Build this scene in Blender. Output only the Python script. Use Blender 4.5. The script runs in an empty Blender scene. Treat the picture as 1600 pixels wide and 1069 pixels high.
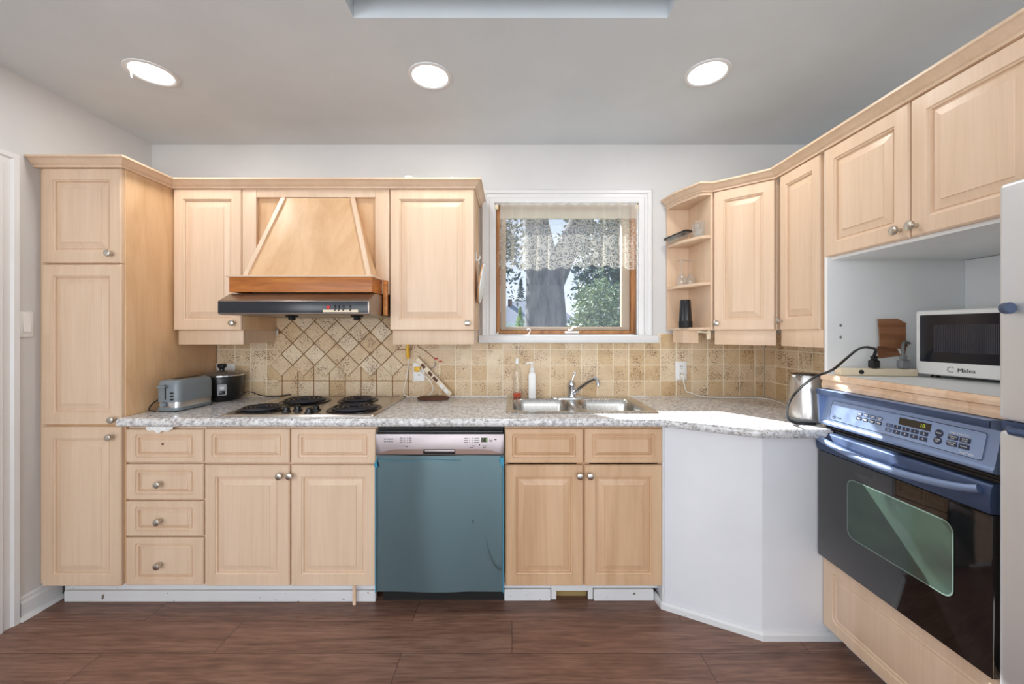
import bpy, bmesh, math, random
from mathutils import Vector, Matrix
random.seed(7)
sc = bpy.context.scene
COL = sc.collection
R = math.radians

# ------------------------------------------------------------------ camera, world, sun, exposure
F, CX, CY, H = 620.0, 800.0, 519.0, 1.312          # focal length in px, vanishing point, eye height
YB, YF, YU = 2.467, 1.862, 2.135                   # back wall, base fronts, upper fronts
XL, XR, XT, XO = -2.24, 1.93, 1.572, 1.328         # left wall, right wall, tiled wall, oven front
ZC = 2.478                                         # ceiling
cam_d = bpy.data.cameras.new('camera'); cam = bpy.data.objects.new('camera', cam_d); COL.objects.link(cam)
cam.location = (0, 0, H); cam.rotation_euler = (R(90), 0, 0)
cam_d.sensor_width = 36; cam_d.lens = F * 36 / 1600; cam_d.shift_y = -(534.5 - CY) / 1600
cam_d.clip_start = 0.02; cam_d.clip_end = 300
sc.camera = cam
sc.view_settings.view_transform = 'Standard'; sc.view_settings.look = 'None'
sc.view_settings.gamma = 1; sc.view_settings.use_curve_mapping = False
sc.view_settings.exposure = -0.6
sc.cycles.max_bounces = 10; sc.cycles.diffuse_bounces = 5; sc.cycles.transparent_max_bounces = 16
sc.cycles.use_denoising = True; sc.cycles.sample_clamp_indirect = 8

w = bpy.data.worlds.new('sky'); sc.world = w; w.use_nodes = True
nt = w.node_tree; nt.nodes.clear()
out = nt.nodes.new('ShaderNodeOutputWorld'); bg = nt.nodes.new('ShaderNodeBackground')
tc = nt.nodes.new('ShaderNodeTexCoord'); sx = nt.nodes.new('ShaderNodeSeparateXYZ'); rp = nt.nodes.new('ShaderNodeValToRGB')
nt.links.new(tc.outputs['Generated'], sx.inputs[0]); nt.links.new(sx.outputs['Z'], rp.inputs[0])
nt.links.new(rp.outputs[0], bg.inputs[0]); nt.links.new(bg.outputs[0], out.inputs[0])
rp.color_ramp.elements[0].position = 0.02; rp.color_ramp.elements[0].color = (0.95, 0.97, 1.0, 1)
rp.color_ramp.elements[1].position = 0.55; rp.color_ramp.elements[1].color = (0.35, 0.56, 0.92, 1)
bg.inputs[1].default_value = 1.7

def light(name, kind, loc, energy, color=(1, 1, 1), aim=None, **kw):
    d = bpy.data.lights.new(name, kind); o = bpy.data.objects.new(name, d); COL.objects.link(o)
    o.location = loc; d.energy = energy; d.color = color
    for k, v in kw.items(): setattr(d, k, v)
    if aim is not None: o.rotation_euler = Vector(aim).to_track_quat('-Z', 'Y').to_euler()
    return o
light('sun', 'SUN', (-5, 9, 9), 24.0, (1.0, 0.95, 0.87), aim=(0.70, -1.0, -0.93), angle=R(0.6))
# fill lamp added behind the camera, at an assumed, unseen patio opening
light('rear_fill', 'AREA', (0.1, -2.95, 1.25), 130, (0.93, 0.965, 1.0), aim=(0, 1, 0.22), shape='RECTANGLE', size=3.4, size_y=2.1)
# fill lamp added at the left for left-facing fronts; its window is assumed
light('side_fill', 'AREA', (-2.2, -1.3, 1.5), 62, (0.88, 0.94, 1.0), aim=(1, .25, 0.05), shape='RECTANGLE', size=1.7, size_y=1.2)

# ------------------------------------------------------------------ helpers
def PX(px, Y): return (px - CX) * Y / F
def PZ(py, Y): return H - (py - CY) * Y / F

class MB:
    """collects shapes; build with obj()"""
    def __init__(s): s.bm = bmesh.new()
    def _add(s, t, M=None, mi=0):
        if M is not None: bmesh.ops.transform(t, matrix=M, verts=t.verts[:])
        bmesh.ops.recalc_face_normals(t, faces=t.faces[:])
        if mi:
            for f in t.faces: f.material_index = mi
        me = bpy.data.meshes.new('tmp'); t.to_mesh(me); t.free()
        s.bm.from_mesh(me); bpy.data.meshes.remove(me)
        return s
    def box(s, x0, x1, y0, y1, z0, z1, bev=0, M=None, mi=0, seg=2):
        t = bmesh.new()
        bmesh.ops.create_cube(t, size=1, matrix=Matrix.Translation(((x0+x1)/2, (y0+y1)/2, (z0+z1)/2)) @ Matrix.Diagonal((abs(x1-x0), abs(y1-y0), abs(z1-z0), 1)))
        if bev: bmesh.ops.bevel(t, geom=t.edges[:], offset=bev, segments=seg, profile=.5, affect='EDGES')
        return s._add(t, M, mi)
    def loft(s, rings, cap0=True, cap1=True, M=None, mi=0, cyc=True):
        t = bmesh.new(); vs = [[t.verts.new(p) for p in r] for r in rings]
        n = len(rings[0])
        for a, b in zip(vs, vs[1:]):
            for i in range(n if cyc else n-1):
                j = (i+1) % n
                try: t.faces.new((a[i], a[j], b[j], b[i]))
                except ValueError: pass
        if cap0: t.faces.new(vs[0][::-1])
        if cap1: t.faces.new(vs[-1])
        bmesh.ops.remove_doubles(t, verts=t.verts[:], dist=1e-6)
        return s._add(t, M, mi)
    def prism(s, poly, axis, a, b, M=None, mi=0, bev=0):
        def P(p, c):
            return {'x': (c, p[0], p[1]), 'y': (p[0], c, p[1]), 'z': (p[0], p[1], c)}[axis]
        t = bmesh.new(); A = [t.verts.new(P(p, a)) for p in poly]; Bv = [t.verts.new(P(p, b)) for p in poly]
        n = len(poly); t.faces.new(A[::-1]); t.faces.new(Bv)
        for i in range(n): t.faces.new((A[i], A[(i+1) % n], Bv[(i+1) % n], Bv[i]))
        if bev: bmesh.ops.bevel(t, geom=t.edges[:], offset=bev, segments=2, profile=.5, affect='EDGES')
        return s._add(t, M, mi)
    def lathe(s, prof, c=(0, 0, 0), seg=24, M=None, mi=0, sx=1, sy=1):
        rings = []
        for r, z in prof:
            r = max(r, 1e-5)
            rings.append([(c[0]+r*sx*math.cos(2*math.pi*i/seg), c[1]+r*sy*math.sin(2*math.pi*i/seg), c[2]+z) for i in range(seg)])
        return s.loft(rings, True, True, M, mi)
    def tube(s, pts, r, seg=8, M=None, mi=0, smooth=0, flat=1.0):
        pts = [Vector(p) for p in pts]
        for _ in range(smooth):
            q = [pts[0]]
            for a, b in zip(pts, pts[1:]): q += [a*.75+b*.25, a*.25+b*.75]
            pts = q + [pts[-1]]
        rings = []; up = None
        for i, p in enumerate(pts):
            d = (pts[min(i+1, len(pts)-1)] - pts[max(i-1, 0)]).normalized()
            if up is None:
                up = Vector((0, 0, 1)) if abs(d.z) < .9 else Vector((1, 0, 0))
            u = (up - d*up.dot(d)).normalized(); v = d.cross(u); up = u
            rr = r
            if isinstance(r, (list, tuple)):
                q_ = i*(len(r)-1)/max(1, len(pts)-1); k_ = min(int(q_), len(r)-2); rr = r[k_]+(r[k_+1]-r[k_])*(q_-k_)
            rings.append([tuple(p + u*rr*flat*math.cos(2*math.pi*k/seg) + v*rr*math.sin(2*math.pi*k/seg)) for k in range(seg)])
        return s.loft(rings, True, True, M, mi)
    def rings_xz(s, w, h, t, prof, n=1, M=None, mi=0):
        """a front facing -y: nested rounded rectangles (inset x, inset z, depth y, radius)"""
        rings = [rrect(0, w, 0, h, t, 0.001 if prof[0][3] == 0 else prof[0][3], n)]
        for ix, iz, d, rad in prof: rings.append(rrect(ix, w-ix, iz, h-iz, d, max(rad, .0003), n))
        return s.loft(rings, True, True, M, mi)
    def sweep(s, path, prof, M=None, mi=0):
        """sweep prof [(out, z)] along a 2-d path with mitred corners; out is to the right of travel"""
        P = [Vector(p) for p in path]; rings = []
        for i, p in enumerate(P):
            ns = []
            if i > 0: d = (P[i]-P[i-1]).normalized(); ns.append(Vector((d.y, -d.x)))
            if i < len(P)-1: d = (P[i+1]-P[i]).normalized(); ns.append(Vector((d.y, -d.x)))
            if len(ns) == 2:
                m = (ns[0]+ns[1]).normalized(); m = m / max(.3, m.dot(ns[0]))
            else: m = ns[0]
            rings.append([(p.x+m.x*o, p.y+m.y*o, z) for o, z in prof])
        return s.loft(rings, True, True, M, mi)

def rrect(x0, x1, z0, z1, y, r, n=4, plane='xz'):
    r = min(r, (x1-x0)/2-1e-4, (z1-z0)/2-1e-4); pts = []
    for cx, cz, a0 in ((x1-r, z0+r, -90), (x1-r, z1-r, 0), (x0+r, z1-r, 90), (x0+r, z0+r, 180)):
        for k in range(n+1):
            a = R(a0 + 90*k/n); u, v = cx+r*math.cos(a), cz+r*math.sin(a)
            pts.append((u, y, v) if plane == 'xz' else (u, v, y))
    return pts

def obj(name, mb, mats, parent=None, smooth=30, world=False):
    bm = mb.bm if isinstance(mb, MB) else mb
    if world and parent is not None:      # shapes given in room coordinates
        bmesh.ops.transform(bm, matrix=rootmat(parent).inverted(), verts=bm.verts[:])
    me = bpy.data.meshes.new(name); bm.to_mesh(me); bm.free()
    for m in (mats if isinstance(mats, (list, tuple)) else [mats]): me.materials.append(m)
    if smooth:
        me.shade_smooth(); me.set_sharp_from_angle(angle=R(smooth))
    o = bpy.data.objects.new(name, me); COL.objects.link(o)
    if parent is not None: o.parent = parent
    return o
def rootmat(o):
    m = Matrix.Translation(o.location) @ o.rotation_euler.to_matrix().to_4x4()
    return rootmat(o.parent) @ m if o.parent is not None else m
def thing(name, label, cat, loc=(0, 0, 0), rz=0, group=None):
    o = bpy.data.objects.new(name, None); COL.objects.link(o); o.empty_display_size = .05
    o.location = loc; o.rotation_euler = (0, 0, rz)
    return tag(o, label, cat, group)
def tag(o, label, cat, group=None):
    o['label'] = label; o['category'] = cat
    if group: o['group'] = group
    return o
def struct(o, label=None):
    o['kind'] = 'structure'
    if label: o['label'] = label
    return o
def text_mb(s, size, M, mb=None, depth=.0004, align='CENTER'):
    cu = bpy.data.curves.new('t', 'FONT'); cu.body = s; cu.size = size; cu.extrude = depth; cu.align_x = align; cu.align_y = 'CENTER'; cu.resolution_u = 3
    o = bpy.data.objects.new('t', cu); COL.objects.link(o)
    me = bpy.data.meshes.new_from_object(o)
    bpy.data.objects.remove(o); bpy.data.curves.remove(cu)
    mb = mb or MB(); t = bmesh.new(); t.from_mesh(me); bpy.data.meshes.remove(me)
    mb._add(t, M); return mb

# ------------------------------------------------------------------ materials
def S(r, g, b):
    f = lambda c: (c/255/12.92) if c/255 <= .04045 else ((c/255+.055)/1.055)**2.4
    return (f(r), f(g), f(b), 1)
def mat(name, col, rough=.5, metal=0, **kw):
    m = bpy.data.materials.new(name); m.use_nodes = True; b = m.node_tree.nodes['Principled BSDF']
    b.inputs['Base Color'].default_value = col; b.inputs['Roughness'].default_value = rough; b.inputs['Metallic'].default_value = metal
    for k, v in kw.items(): b.inputs[k.replace('_', ' ')].default_value = v
    return m
def N(m, t, **kw):
    n = m.node_tree.nodes.new(t)
    for k, v in kw.items():
        if k in n.inputs: n.inputs[k].default_value = v
        else: setattr(n, k, v)
    return n
def L(m, a, b): m.node_tree.links.new(a, b)
def ramp(m, fac, stops, interp='LINEAR'):
    r = N(m, 'ShaderNodeValToRGB'); r.color_ramp.interpolation = interp
    e = r.color_ramp.elements
    while len(e) < len(stops): e.new(.5)
    for el, (p, c) in zip(e, stops): el.position = p; el.color = c
    L(m, fac, r.inputs[0]); return r.outputs[0]
def coords(m, scale=(1, 1, 1), rnd=True, rot=(0, 0, 0)):
    tc = N(m, 'ShaderNodeTexCoord'); mp = N(m, 'ShaderNodeMapping'); mp.inputs['Scale'].default_value = scale; mp.inputs['Rotation'].default_value = rot
    if rnd:
        oi = N(m, 'ShaderNodeObjectInfo'); ml = N(m, 'ShaderNodeVectorMath', operation='SCALE'); ml.inputs[0].default_value = (7, 3, 11)
        L(m, oi.outputs['Random'], ml.inputs['Scale']); ad = N(m, 'ShaderNodeVectorMath', operation='ADD')
        L(m, tc.outputs['Object'], ad.inputs[0]); L(m, ml.outputs[0], ad.inputs[1]); L(m, ad.outputs[0], mp.inputs['Vector'])
    else: L(m, tc.outputs['Object'], mp.inputs['Vector'])
    return mp.outputs[0]
def noise(m, v, scale=1, detail=4, rough=.55, dist=0):
    n = N(m, 'ShaderNodeTexNoise'); n.inputs['Scale'].default_value = scale; n.inputs['Detail'].default_value = detail
    n.inputs['Roughness'].default_value = rough; n.inputs['Distortion'].default_value = dist
    L(m, v, n.inputs['Vector']); return n.outputs['Fac']
def mix(m, f, a, b, mode='MIX'):
    x = N(m, 'ShaderNodeMix', data_type='RGBA', blend_type=mode)
    for s, v in ((x.inputs['Factor'], f), (x.inputs['A'], a), (x.inputs['B'], b)):
        if isinstance(v, (int, float, tuple)): s.default_value = v
        else: L(m, v, s)
    return x.outputs['Result']
def base(m, sock): L(m, sock, m.node_tree.nodes['Principled BSDF'].inputs['Base Color'])
def bump(m, sock, strength=.1, dist=.002):
    b = N(m, 'ShaderNodeBump'); b.inputs['Strength'].default_value = strength; b.inputs['Distance'].default_value = dist
    L(m, sock, b.inputs['Height']); L(m, b.outputs[0], m.node_tree.nodes['Principled BSDF'].inputs['Normal'])
def wood(name, c1, c2, c3, rough=.38, grain=(14, 14, 1.1), dist=.6):
    m = mat(name, c2, rough)
    v = coords(m, grain); n1 = noise(m, v, 1.0, 5, .55, dist)
    col = ramp(m, n1, [(.28, c1), (.5, c2), (.74, c3)])
    v2 = coords(m, (grain[0]*12, grain[1]*12, grain[2]*5)); n2 = noise(m, v2, 1, 2, .5)
    fine = ramp(m, n2, [(.3, (.955, .945, .935, 1)), (.6, (1, 1, 1, 1))])
    base(m, mix(m, 1.0, col, fine, 'MULTIPLY')); bump(m, n2, .04, .001)
    return m
def metal(name, col, rough, stretch=(1, 1, 1), amt=.12, met=1.0):
    m = mat(name, col, rough, met)
    n = noise(m, coords(m, stretch), 1, 2, .5)
    r = N(m, 'ShaderNodeMapRange'); r.inputs['To Min'].default_value = rough-amt/2; r.inputs['To Max'].default_value = rough+amt/2
    L(m, n, r.inputs['Value']); L(m, r.outputs[0], m.node_tree.nodes['Principled BSDF'].inputs['Roughness'])
    return m
def painted(name, col, rough=.5, spots=None, amt=.03):
    m = mat(name, col, rough)
    v = coords(m, (3, 3, 3), False); n = noise(m, v, 1, 4)
    d = tuple(c*(1-amt*2) for c in col[:3]) + (1,)
    c = ramp(m, n, [(.3, d), (.65, col)])
    if spots:
        n2 = noise(m, coords(m, (38, 38, 38), False), 1, 2, .4)
        c = mix(m, ramp(m, n2, [(.70, (0, 0, 0, 1)), (.74, (1, 1, 1, 1))]), c, spots)
    base(m, c); bump(m, noise(m, coords(m, (60, 60, 60), False), 1, 2), .03, .001)
    return m

MAPLE = wood('maple', S(215, 186, 157), S(223, 195, 167), S(229, 202, 176), grain=(9, 9, .8))
WORN = wood('worn_maple', S(196, 158, 122), S(211, 174, 138), S(220, 186, 151), grain=(9, 9, .8))
VENEER = wood('maple_veneer', S(205, 164, 122), S(216, 177, 135), S(224, 188, 148), grain=(7, 7, 1.6), dist=1.6)
RAW = wood('raw_wood_strip', S(216, 178, 142), S(229, 197, 166), S(236, 208, 180), .5, grain=(20, 2, 20))
PINE = wood('stained_pine', S(150, 84, 30), S(186, 112, 48), S(212, 146, 76), .4, grain=(2.2, 14, 26), dist=.9)
OAK = wood('oak_sash', S(120, 74, 36), S(164, 108, 60), S(190, 138, 88), .5, grain=(20, 20, 3))
PATCH = wood('wood_grain_laminate', S(108, 68, 42), S(146, 98, 66), S(172, 122, 86), .5, grain=(3, 14, 24), dist=1.2)
BOARDWOOD = wood('board_wood', S(150, 100, 62), S(186, 138, 92), S(206, 164, 120), .5)
WALL = painted('wall_paint', S(214, 213, 212), .6)
CEIL = painted('ceiling_paint', S(214, 221, 226), .65)
TRIM = painted('trim_paint', S(226, 226, 226), .35)
DIRTYTRIM = painted('scuffed_trim_paint', S(224, 224, 224), .4, S(110, 95, 80))
PANELW = painted('white_panel_paint', S(226, 227, 231), .4, None)
MELA = painted('white_melamine', S(238, 240, 240), .35)
WHITE = mat('white_plastic', S(236, 236, 234), .35)
CREAM = mat('cream_plastic', S(230, 214, 186), .4)
BLACK = mat('black_plastic', S(24, 24, 26), .3)
BLACKM = mat('black_matte', S(14, 14, 15), .6)
GREY = mat('grey_plastic', S(120, 122, 124), .45)
DARKSLOT = mat('dark_slot', S(20, 18, 17), .7)
CHROME = mat('chrome', S(214, 216, 220), .12, 1)
NICKEL = metal('brushed_nickel', S(200, 194, 184), .28, (40, 40, 40))
STEEL = metal('stainless_steel', S(205, 203, 200), .3, (400, 400, 3), .14)
STEELH = metal('stainless_steel_horizontal', S(198, 192, 186), .3, (3, 300, 300), .12)
SINKS = metal('sink_steel', S(196, 193, 188), .27, (300, 5, 5), .1)
DWS = metal('dishwasher_panel_steel', S(160, 151, 152), .38, (4, 300, 300), .08)
HOODS = metal('hood_steel', S(150, 140, 132), .3, (4, 300, 300), .12)
BLUES = metal('sky_reflection_steel', S(140, 160, 196), .46, (4, 4, 200), .1, .6)  # reflected sky put into the blue base colour
BLUED = metal('dark_blue_steel', S(70, 86, 118), .44, (4, 4, 200), .1, .5)
FILM = metal('teal_protective_film', S(138, 166, 173), .31, (90, 90, 1.5), .01, .8)
_b = FILM.node_tree.nodes['Principled BSDF']; _b.inputs['Anisotropic'].default_value = .85; _b.inputs['Anisotropic Rotation'].default_value = 0.25
_t = N(FILM, 'ShaderNodeTangent', direction_type='RADIAL', axis='Z'); L(FILM, _t.outputs[0], _b.inputs['Tangent'])
FILMB = mat('blue_film', S(70, 170, 205), .25, 0, Transmission_Weight=.3)
BLACKGLASS = mat('black_glass', S(16, 13, 13), .06, 0, Coat_Weight=.5)
YELLOW = mat('yellow_plastic', S(226, 176, 20), .4)
RED = mat('red_plastic', S(196, 40, 34), .4)
BROWN = mat('brown_cork', S(96, 58, 40), .7)
COIL = mat('burner_coil', S(62, 62, 68), .34, .6)
PAPER = mat('white_paper', S(240, 240, 238), .8)
PINKW = mat('plug_white', S(232, 226, 216), .4)
TOASTG = mat('grey_enamel', S(122, 132, 138), .3)
SOAP = mat('orange_soap', S(235, 90, 30), .1, 0, Transmission_Weight=.5, IOR=1.3)
DISPLAY = mat('dark_display', S(52, 46, 36), .15)
ROOFM = painted('roof_shingle', S(120, 124, 134), .8, None, .1)
HOUSEW = painted('house_siding', S(232, 232, 232), .6)
BRICKO = painted('house_brick', S(150, 110, 95), .7, None, .1)
GROUND = painted('outdoor_grass', S(96, 120, 66), .9, None, .2)
def emit(name, col, strength):
    m = bpy.data.materials.new(name); m.use_nodes = True; nt = m.node_tree; nt.nodes.clear()
    o = nt.nodes.new('ShaderNodeOutputMaterial'); e = nt.nodes.new('ShaderNodeEmission'); e.inputs[0].default_value = col; e.inputs[1].default_value = strength
    nt.links.new(e.outputs[0], o.inputs[0]); return m
LENS = emit('lit_lamp_lens', (1, .99, .96, 1), 4.0)
LEDG = emit('green_digits', (.5, 1, .15, 1), .9)
LEDY = emit('yellow_digits', (.85, 1, .1, 1), .8)

# travertine: tint per tile, dark pits
TILE = mat('travertine_tile', S(214, 190, 156), .5)
g = N(TILE, 'ShaderNodeNewGeometry')
tint = ramp(TILE, g.outputs['Random Per Island'], [(0, S(206, 176, 134)), (.35, S(216, 190, 154)), (.7, S(220, 197, 164)), (1, S(228, 209, 180))])
cl = ramp(TILE, noise(TILE, coords(TILE, (14, 14, 14), False), 1, 5, .6), [(.3, (.88, .83, .76, 1)), (.6, (1, 1, 1, 1))])
pit = noise(TILE, coords(TILE, (150, 150, 190), False), 1, 3, .5, .4)
area = noise(TILE, coords(TILE, (11, 11, 9), False), 1, 3, .5)
th = N(TILE, 'ShaderNodeMath', operation='MULTIPLY_ADD'); L(TILE, area, th.inputs[0]); th.inputs[1].default_value = .55; L(TILE, pit, th.inputs[2])
pm = ramp(TILE, th.outputs[0], [(.87, (0, 0, 0, 1)), (.92, (1, 1, 1, 1))])
base(TILE, mix(TILE, pm, mix(TILE, 1.0, tint, cl, 'MULTIPLY'), S(118, 84, 54)))
bump(TILE, noise(TILE, coords(TILE, (50, 50, 50), False), 1, 3), .15, .003)
GROUTW = painted('pale_grout', S(236, 222, 198), .8)
GROUTB = painted('dirty_grout', S(128, 88, 48), .8)

# countertop laminate
COUNTER = mat('speckled_laminate', S(205, 202, 198), .22)
cv = coords(COUNTER, (1, 1, 1), False)
n1 = noise(COUNTER, cv, 55, 6, .65, .5); n2 = noise(COUNTER, cv, 130, 3, .6, .3); n3 = noise(COUNTER, cv, 20, 3, .5)
c = ramp(COUNTER, n1, [(.33, S(140, 137, 138)), (.48, S(204, 203, 203)), (.62, S(234, 234, 234))])
c = mix(COUNTER, ramp(COUNTER, n2, [(.60, (0, 0, 0, 1)), (.68, (1, 1, 1, 1))]), c, S(84, 76, 74))
c = mix(COUNTER, ramp(COUNTER, n3, [(.5, (0, 0, 0, 1)), (.75, (.35, .35, .35, 1))]), c, S(176, 166, 158))
base(COUNTER, c)

# dark wood plank floor along x
FLOOR = mat('dark_wood_planks', S(96, 64, 50), .42)
fv = coords(FLOOR, (1, 1, 1), False)
br = N(FLOOR, 'ShaderNodeTexBrick'); br.offset = .37; br.inputs['Scale'].default_value = 1; br.inputs['Brick Width'].default_value = 1.22; br.inputs['Row Height'].default_value = .18
br.inputs['Mortar Size'].default_value = .0012; br.inputs['Color1'].default_value = (0, 0, 0, 1); br.inputs['Color2'].default_value = (1, 1, 1, 1); br.inputs['Mortar'].default_value = (.5, .5, .5, 1)
L(FLOOR, fv, br.inputs['Vector'])
ofs = N(FLOOR, 'ShaderNodeVectorMath', operation='MULTIPLY_ADD'); L(FLOOR, br.outputs['Color'], ofs.inputs[0]); ofs.inputs[1].default_value = (5, 9, 3); L(FLOOR, fv, ofs.inputs[2])
mp = N(FLOOR, 'ShaderNodeMapping'); mp.inputs['Scale'].default_value = (2.2, 26, 1); L(FLOOR, ofs.outputs[0], mp.inputs['Vector'])
gn = noise(FLOOR, mp.outputs[0], 1, 7, .62, .8)
mp2 = N(FLOOR, 'ShaderNodeMapping'); mp2.inputs['Scale'].default_value = (8, 120, 1); L(FLOOR, ofs.outputs[0], mp2.inputs['Vector'])
gf = noise(FLOOR, mp2.outputs[0], 1, 3, .6)
c = ramp(FLOOR, gn, [(.25, S(104, 74, 61)), (.48, S(134, 99, 83)), (.75, S(160, 124, 106))])
c = mix(FLOOR, 1.0, c, ramp(FLOOR, gf, [(.3, (.58, .55, .53, 1)), (.62, (1.0, 1.0, 1.0, 1))]), 'MULTIPLY')
c = mix(FLOOR, .4, c, ramp(FLOOR, br.outputs['Color'], [(0, (.78, .76, .74, 1)), (1, (1, 1, 1, 1))]), 'MULTIPLY')
c = mix(FLOOR, br.outputs['Fac'], c, S(48, 30, 24))
base(FLOOR, c); bump(FLOOR, gf, .08, .001)

def see_thru(name, build):
    m = bpy.data.materials.new(name); m.use_nodes = True; m.node_tree.nodes.clear(); o = N(m, 'ShaderNodeOutputMaterial'); L(m, build(m), o.inputs[0]); return m
def mixsh(m, f, a, b):
    x = N(m, 'ShaderNodeMixShader')
    if isinstance(f, (int, float)): x.inputs[0].default_value = f
    else: L(m, f, x.inputs[0])
    L(m, a, x.inputs[1]); L(m, b, x.inputs[2]); return x.outputs[0]
def _pane(m):
    t = N(m, 'ShaderNodeBsdfTransparent'); t.inputs[0].default_value = (.93, .96, 1, 1)
    d = N(m, 'ShaderNodeBsdfTranslucent'); d.inputs[0].default_value = (.70, .80, .98, 1)
    gl = N(m, 'ShaderNodeBsdfGlossy'); gl.inputs['Roughness'].default_value = .02
    n = noise(m, coords(m, (220, 220, 220), False), 1, 2, .6)
    r = N(m, 'ShaderNodeMapRange'); r.inputs['From Min'].default_value = .4; r.inputs['From Max'].default_value = .75; r.inputs['To Min'].default_value = .006; r.inputs['To Max'].default_value = .034; L(m, n, r.inputs['Value'])
    return mixsh(m, .003, mixsh(m, r.outputs[0], t.outputs[0], d.outputs[0]), gl.outputs[0])
PANE = see_thru('dusty_window_glass', _pane)
def _lace(m):
    t = N(m, 'ShaderNodeBsdfTransparent'); d = N(m, 'ShaderNodeBsdfDiffuse'); d.inputs[0].default_value = S(236, 232, 222); tr = N(m, 'ShaderNodeBsdfTranslucent'); tr.inputs[0].default_value = S(240, 236, 226)
    cloth = mixsh(m, .28, d.outputs[0], tr.outputs[0])
    tc = N(m, 'ShaderNodeTexCoord'); sp = N(m, 'ShaderNodeSeparateXYZ'); L(m, tc.outputs['Object'], sp.inputs[0])
    v = coords(m, (1, .2, 1), False)
    vo = N(m, 'ShaderNodeTexVoronoi', feature='DISTANCE_TO_EDGE'); vo.inputs['Scale'].default_value = 40; L(m, v, vo.inputs['Vector'])
    v1 = N(m, 'ShaderNodeTexVoronoi', feature='F1'); v1.inputs['Scale'].default_value = 17; L(m, v, v1.inputs['Vector'])
    sn = N(m, 'ShaderNodeMath', operation='SINE'); ml = N(m, 'ShaderNodeMath', operation='MULTIPLY'); ml.inputs[1].default_value = 30; L(m, v1.outputs['Distance'], ml.inputs[0]); L(m, ml.outputs[0], sn.inputs[0])
    rings = N(m, 'ShaderNodeMath', operation='GREATER_THAN'); rings.inputs[1].default_value = .45; L(m, sn.outputs[0], rings.inputs[0])
    net = N(m, 'ShaderNodeMath', operation='LESS_THAN'); net.inputs[1].default_value = .06; L(m, vo.outputs['Distance'], net.inputs[0])
    mx = N(m, 'ShaderNodeMath', operation='MAXIMUM'); L(m, rings.outputs[0], mx.inputs[0]); L(m, net.outputs[0], mx.inputs[1])
    s1 = N(m, 'ShaderNodeMapRange'); s1.inputs['To Min'].default_value = .07; s1.inputs['To Max'].default_value = .30; L(m, mx.outputs[0], s1.inputs['Value'])
    hd = ramp(m, sp.outputs['Z'], [(0, (0, 0, 0, 1)), (1, (0, 0, 0, 1))])
    head = N(m, 'ShaderNodeMath', operation='GREATER_THAN'); head.inputs[1].default_value = -.085; L(m, sp.outputs['Z'], head.inputs[0])
    hm = N(m, 'ShaderNodeMath', operation='MULTIPLY'); hm.inputs[1].default_value = .5; L(m, head.outputs[0], hm.inputs[0])
    fx = N(m, 'ShaderNodeMath', operation='MAXIMUM'); L(m, s1.outputs[0], fx.inputs[0]); L(m, hm.outputs[0], fx.inputs[1])
    lw = N(m, 'ShaderNodeLayerWeight'); lw.inputs['Blend'].default_value = .5
    lm = N(m, 'ShaderNodeMath', operation='MULTIPLY_ADD'); lm.inputs[1].default_value = .55; L(m, lw.outputs['Facing'], lm.inputs[0]); L(m, fx.outputs[0], lm.inputs[2]); lm.use_clamp = True
    return mixsh(m, lm.outputs[0], t.outputs[0], cloth)
LACE = see_thru('white_lace', _lace)
def _ovenglass(m):
    p = N(m, 'ShaderNodeBsdfPrincipled'); p.inputs['Base Color'].default_value = S(70, 84, 78); p.inputs['Roughness'].default_value = .1
    n = noise(m, coords(m, (2.2, 2.2, 3), False), 1, 3); L(m, ramp(m, n, [(.35, S(40, 47, 46)), (.65, S(62, 82, 70))]), p.inputs['Base Color'])
    return p.outputs[0]
OVENWIN = see_thru('greenish_oven_glass', _ovenglass)
def clear(name, tint, lo, hi):
    def f(m):
        t = N(m, 'ShaderNodeBsdfTransparent'); t.inputs[0].default_value = tint
        g_ = N(m, 'ShaderNodeBsdfGlossy'); g_.inputs['Roughness'].default_value = .08
        d = N(m, 'ShaderNodeBsdfDiffuse'); d.inputs[0].default_value = (.75, .75, .74, 1)
        lw = N(m, 'ShaderNodeLayerWeight'); lw.inputs['Blend'].default_value = .35
        q_ = N(m, 'ShaderNodeMapRange'); q_.inputs['To Min'].default_value = lo; q_.inputs['To Max'].default_value = hi; L(m, lw.outputs['Facing'], q_.inputs['Value'])
        return mixsh(m, q_.outputs[0], t.outputs[0], mixsh(m, .4, g_.outputs[0], d.outputs[0]))
    return see_thru(name, f)
GLASSC = clear('clear_glass', (.97, .98, .98, 1), .05, .55)
PLASTICC = clear('clear_plastic', (.97, .96, .93, 1), .08, .5)
def leafmat(name, a, b):
    m = mat(name, a, .6); g = N(m, 'ShaderNodeNewGeometry'); base(m, ramp(m, g.outputs['Random Per Island'], [(0, a), (1, b)])); return m
LEAF1 = leafmat('shrub_leaves', S(92, 110, 88), S(168, 182, 140))
LEAF2 = leafmat('dark_conifer_leaves', S(52, 68, 72), S(94, 114, 104))
LEAF3 = leafmat('bright_shrub_leaves', S(110, 150, 40), S(190, 214, 90))
BARK = mat('tree_bark', S(112, 104, 98), .9)
base(BARK, ramp(BARK, noise(BARK, coords(BARK, (14, 14, 3), False), 1, 6, .65), [(.3, S(58, 57, 60)), (.6, S(112, 108, 108))]))
bump(BARK, noise(BARK, coords(BARK, (22, 22, 4), False), 1, 5), .8, .03)

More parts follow.
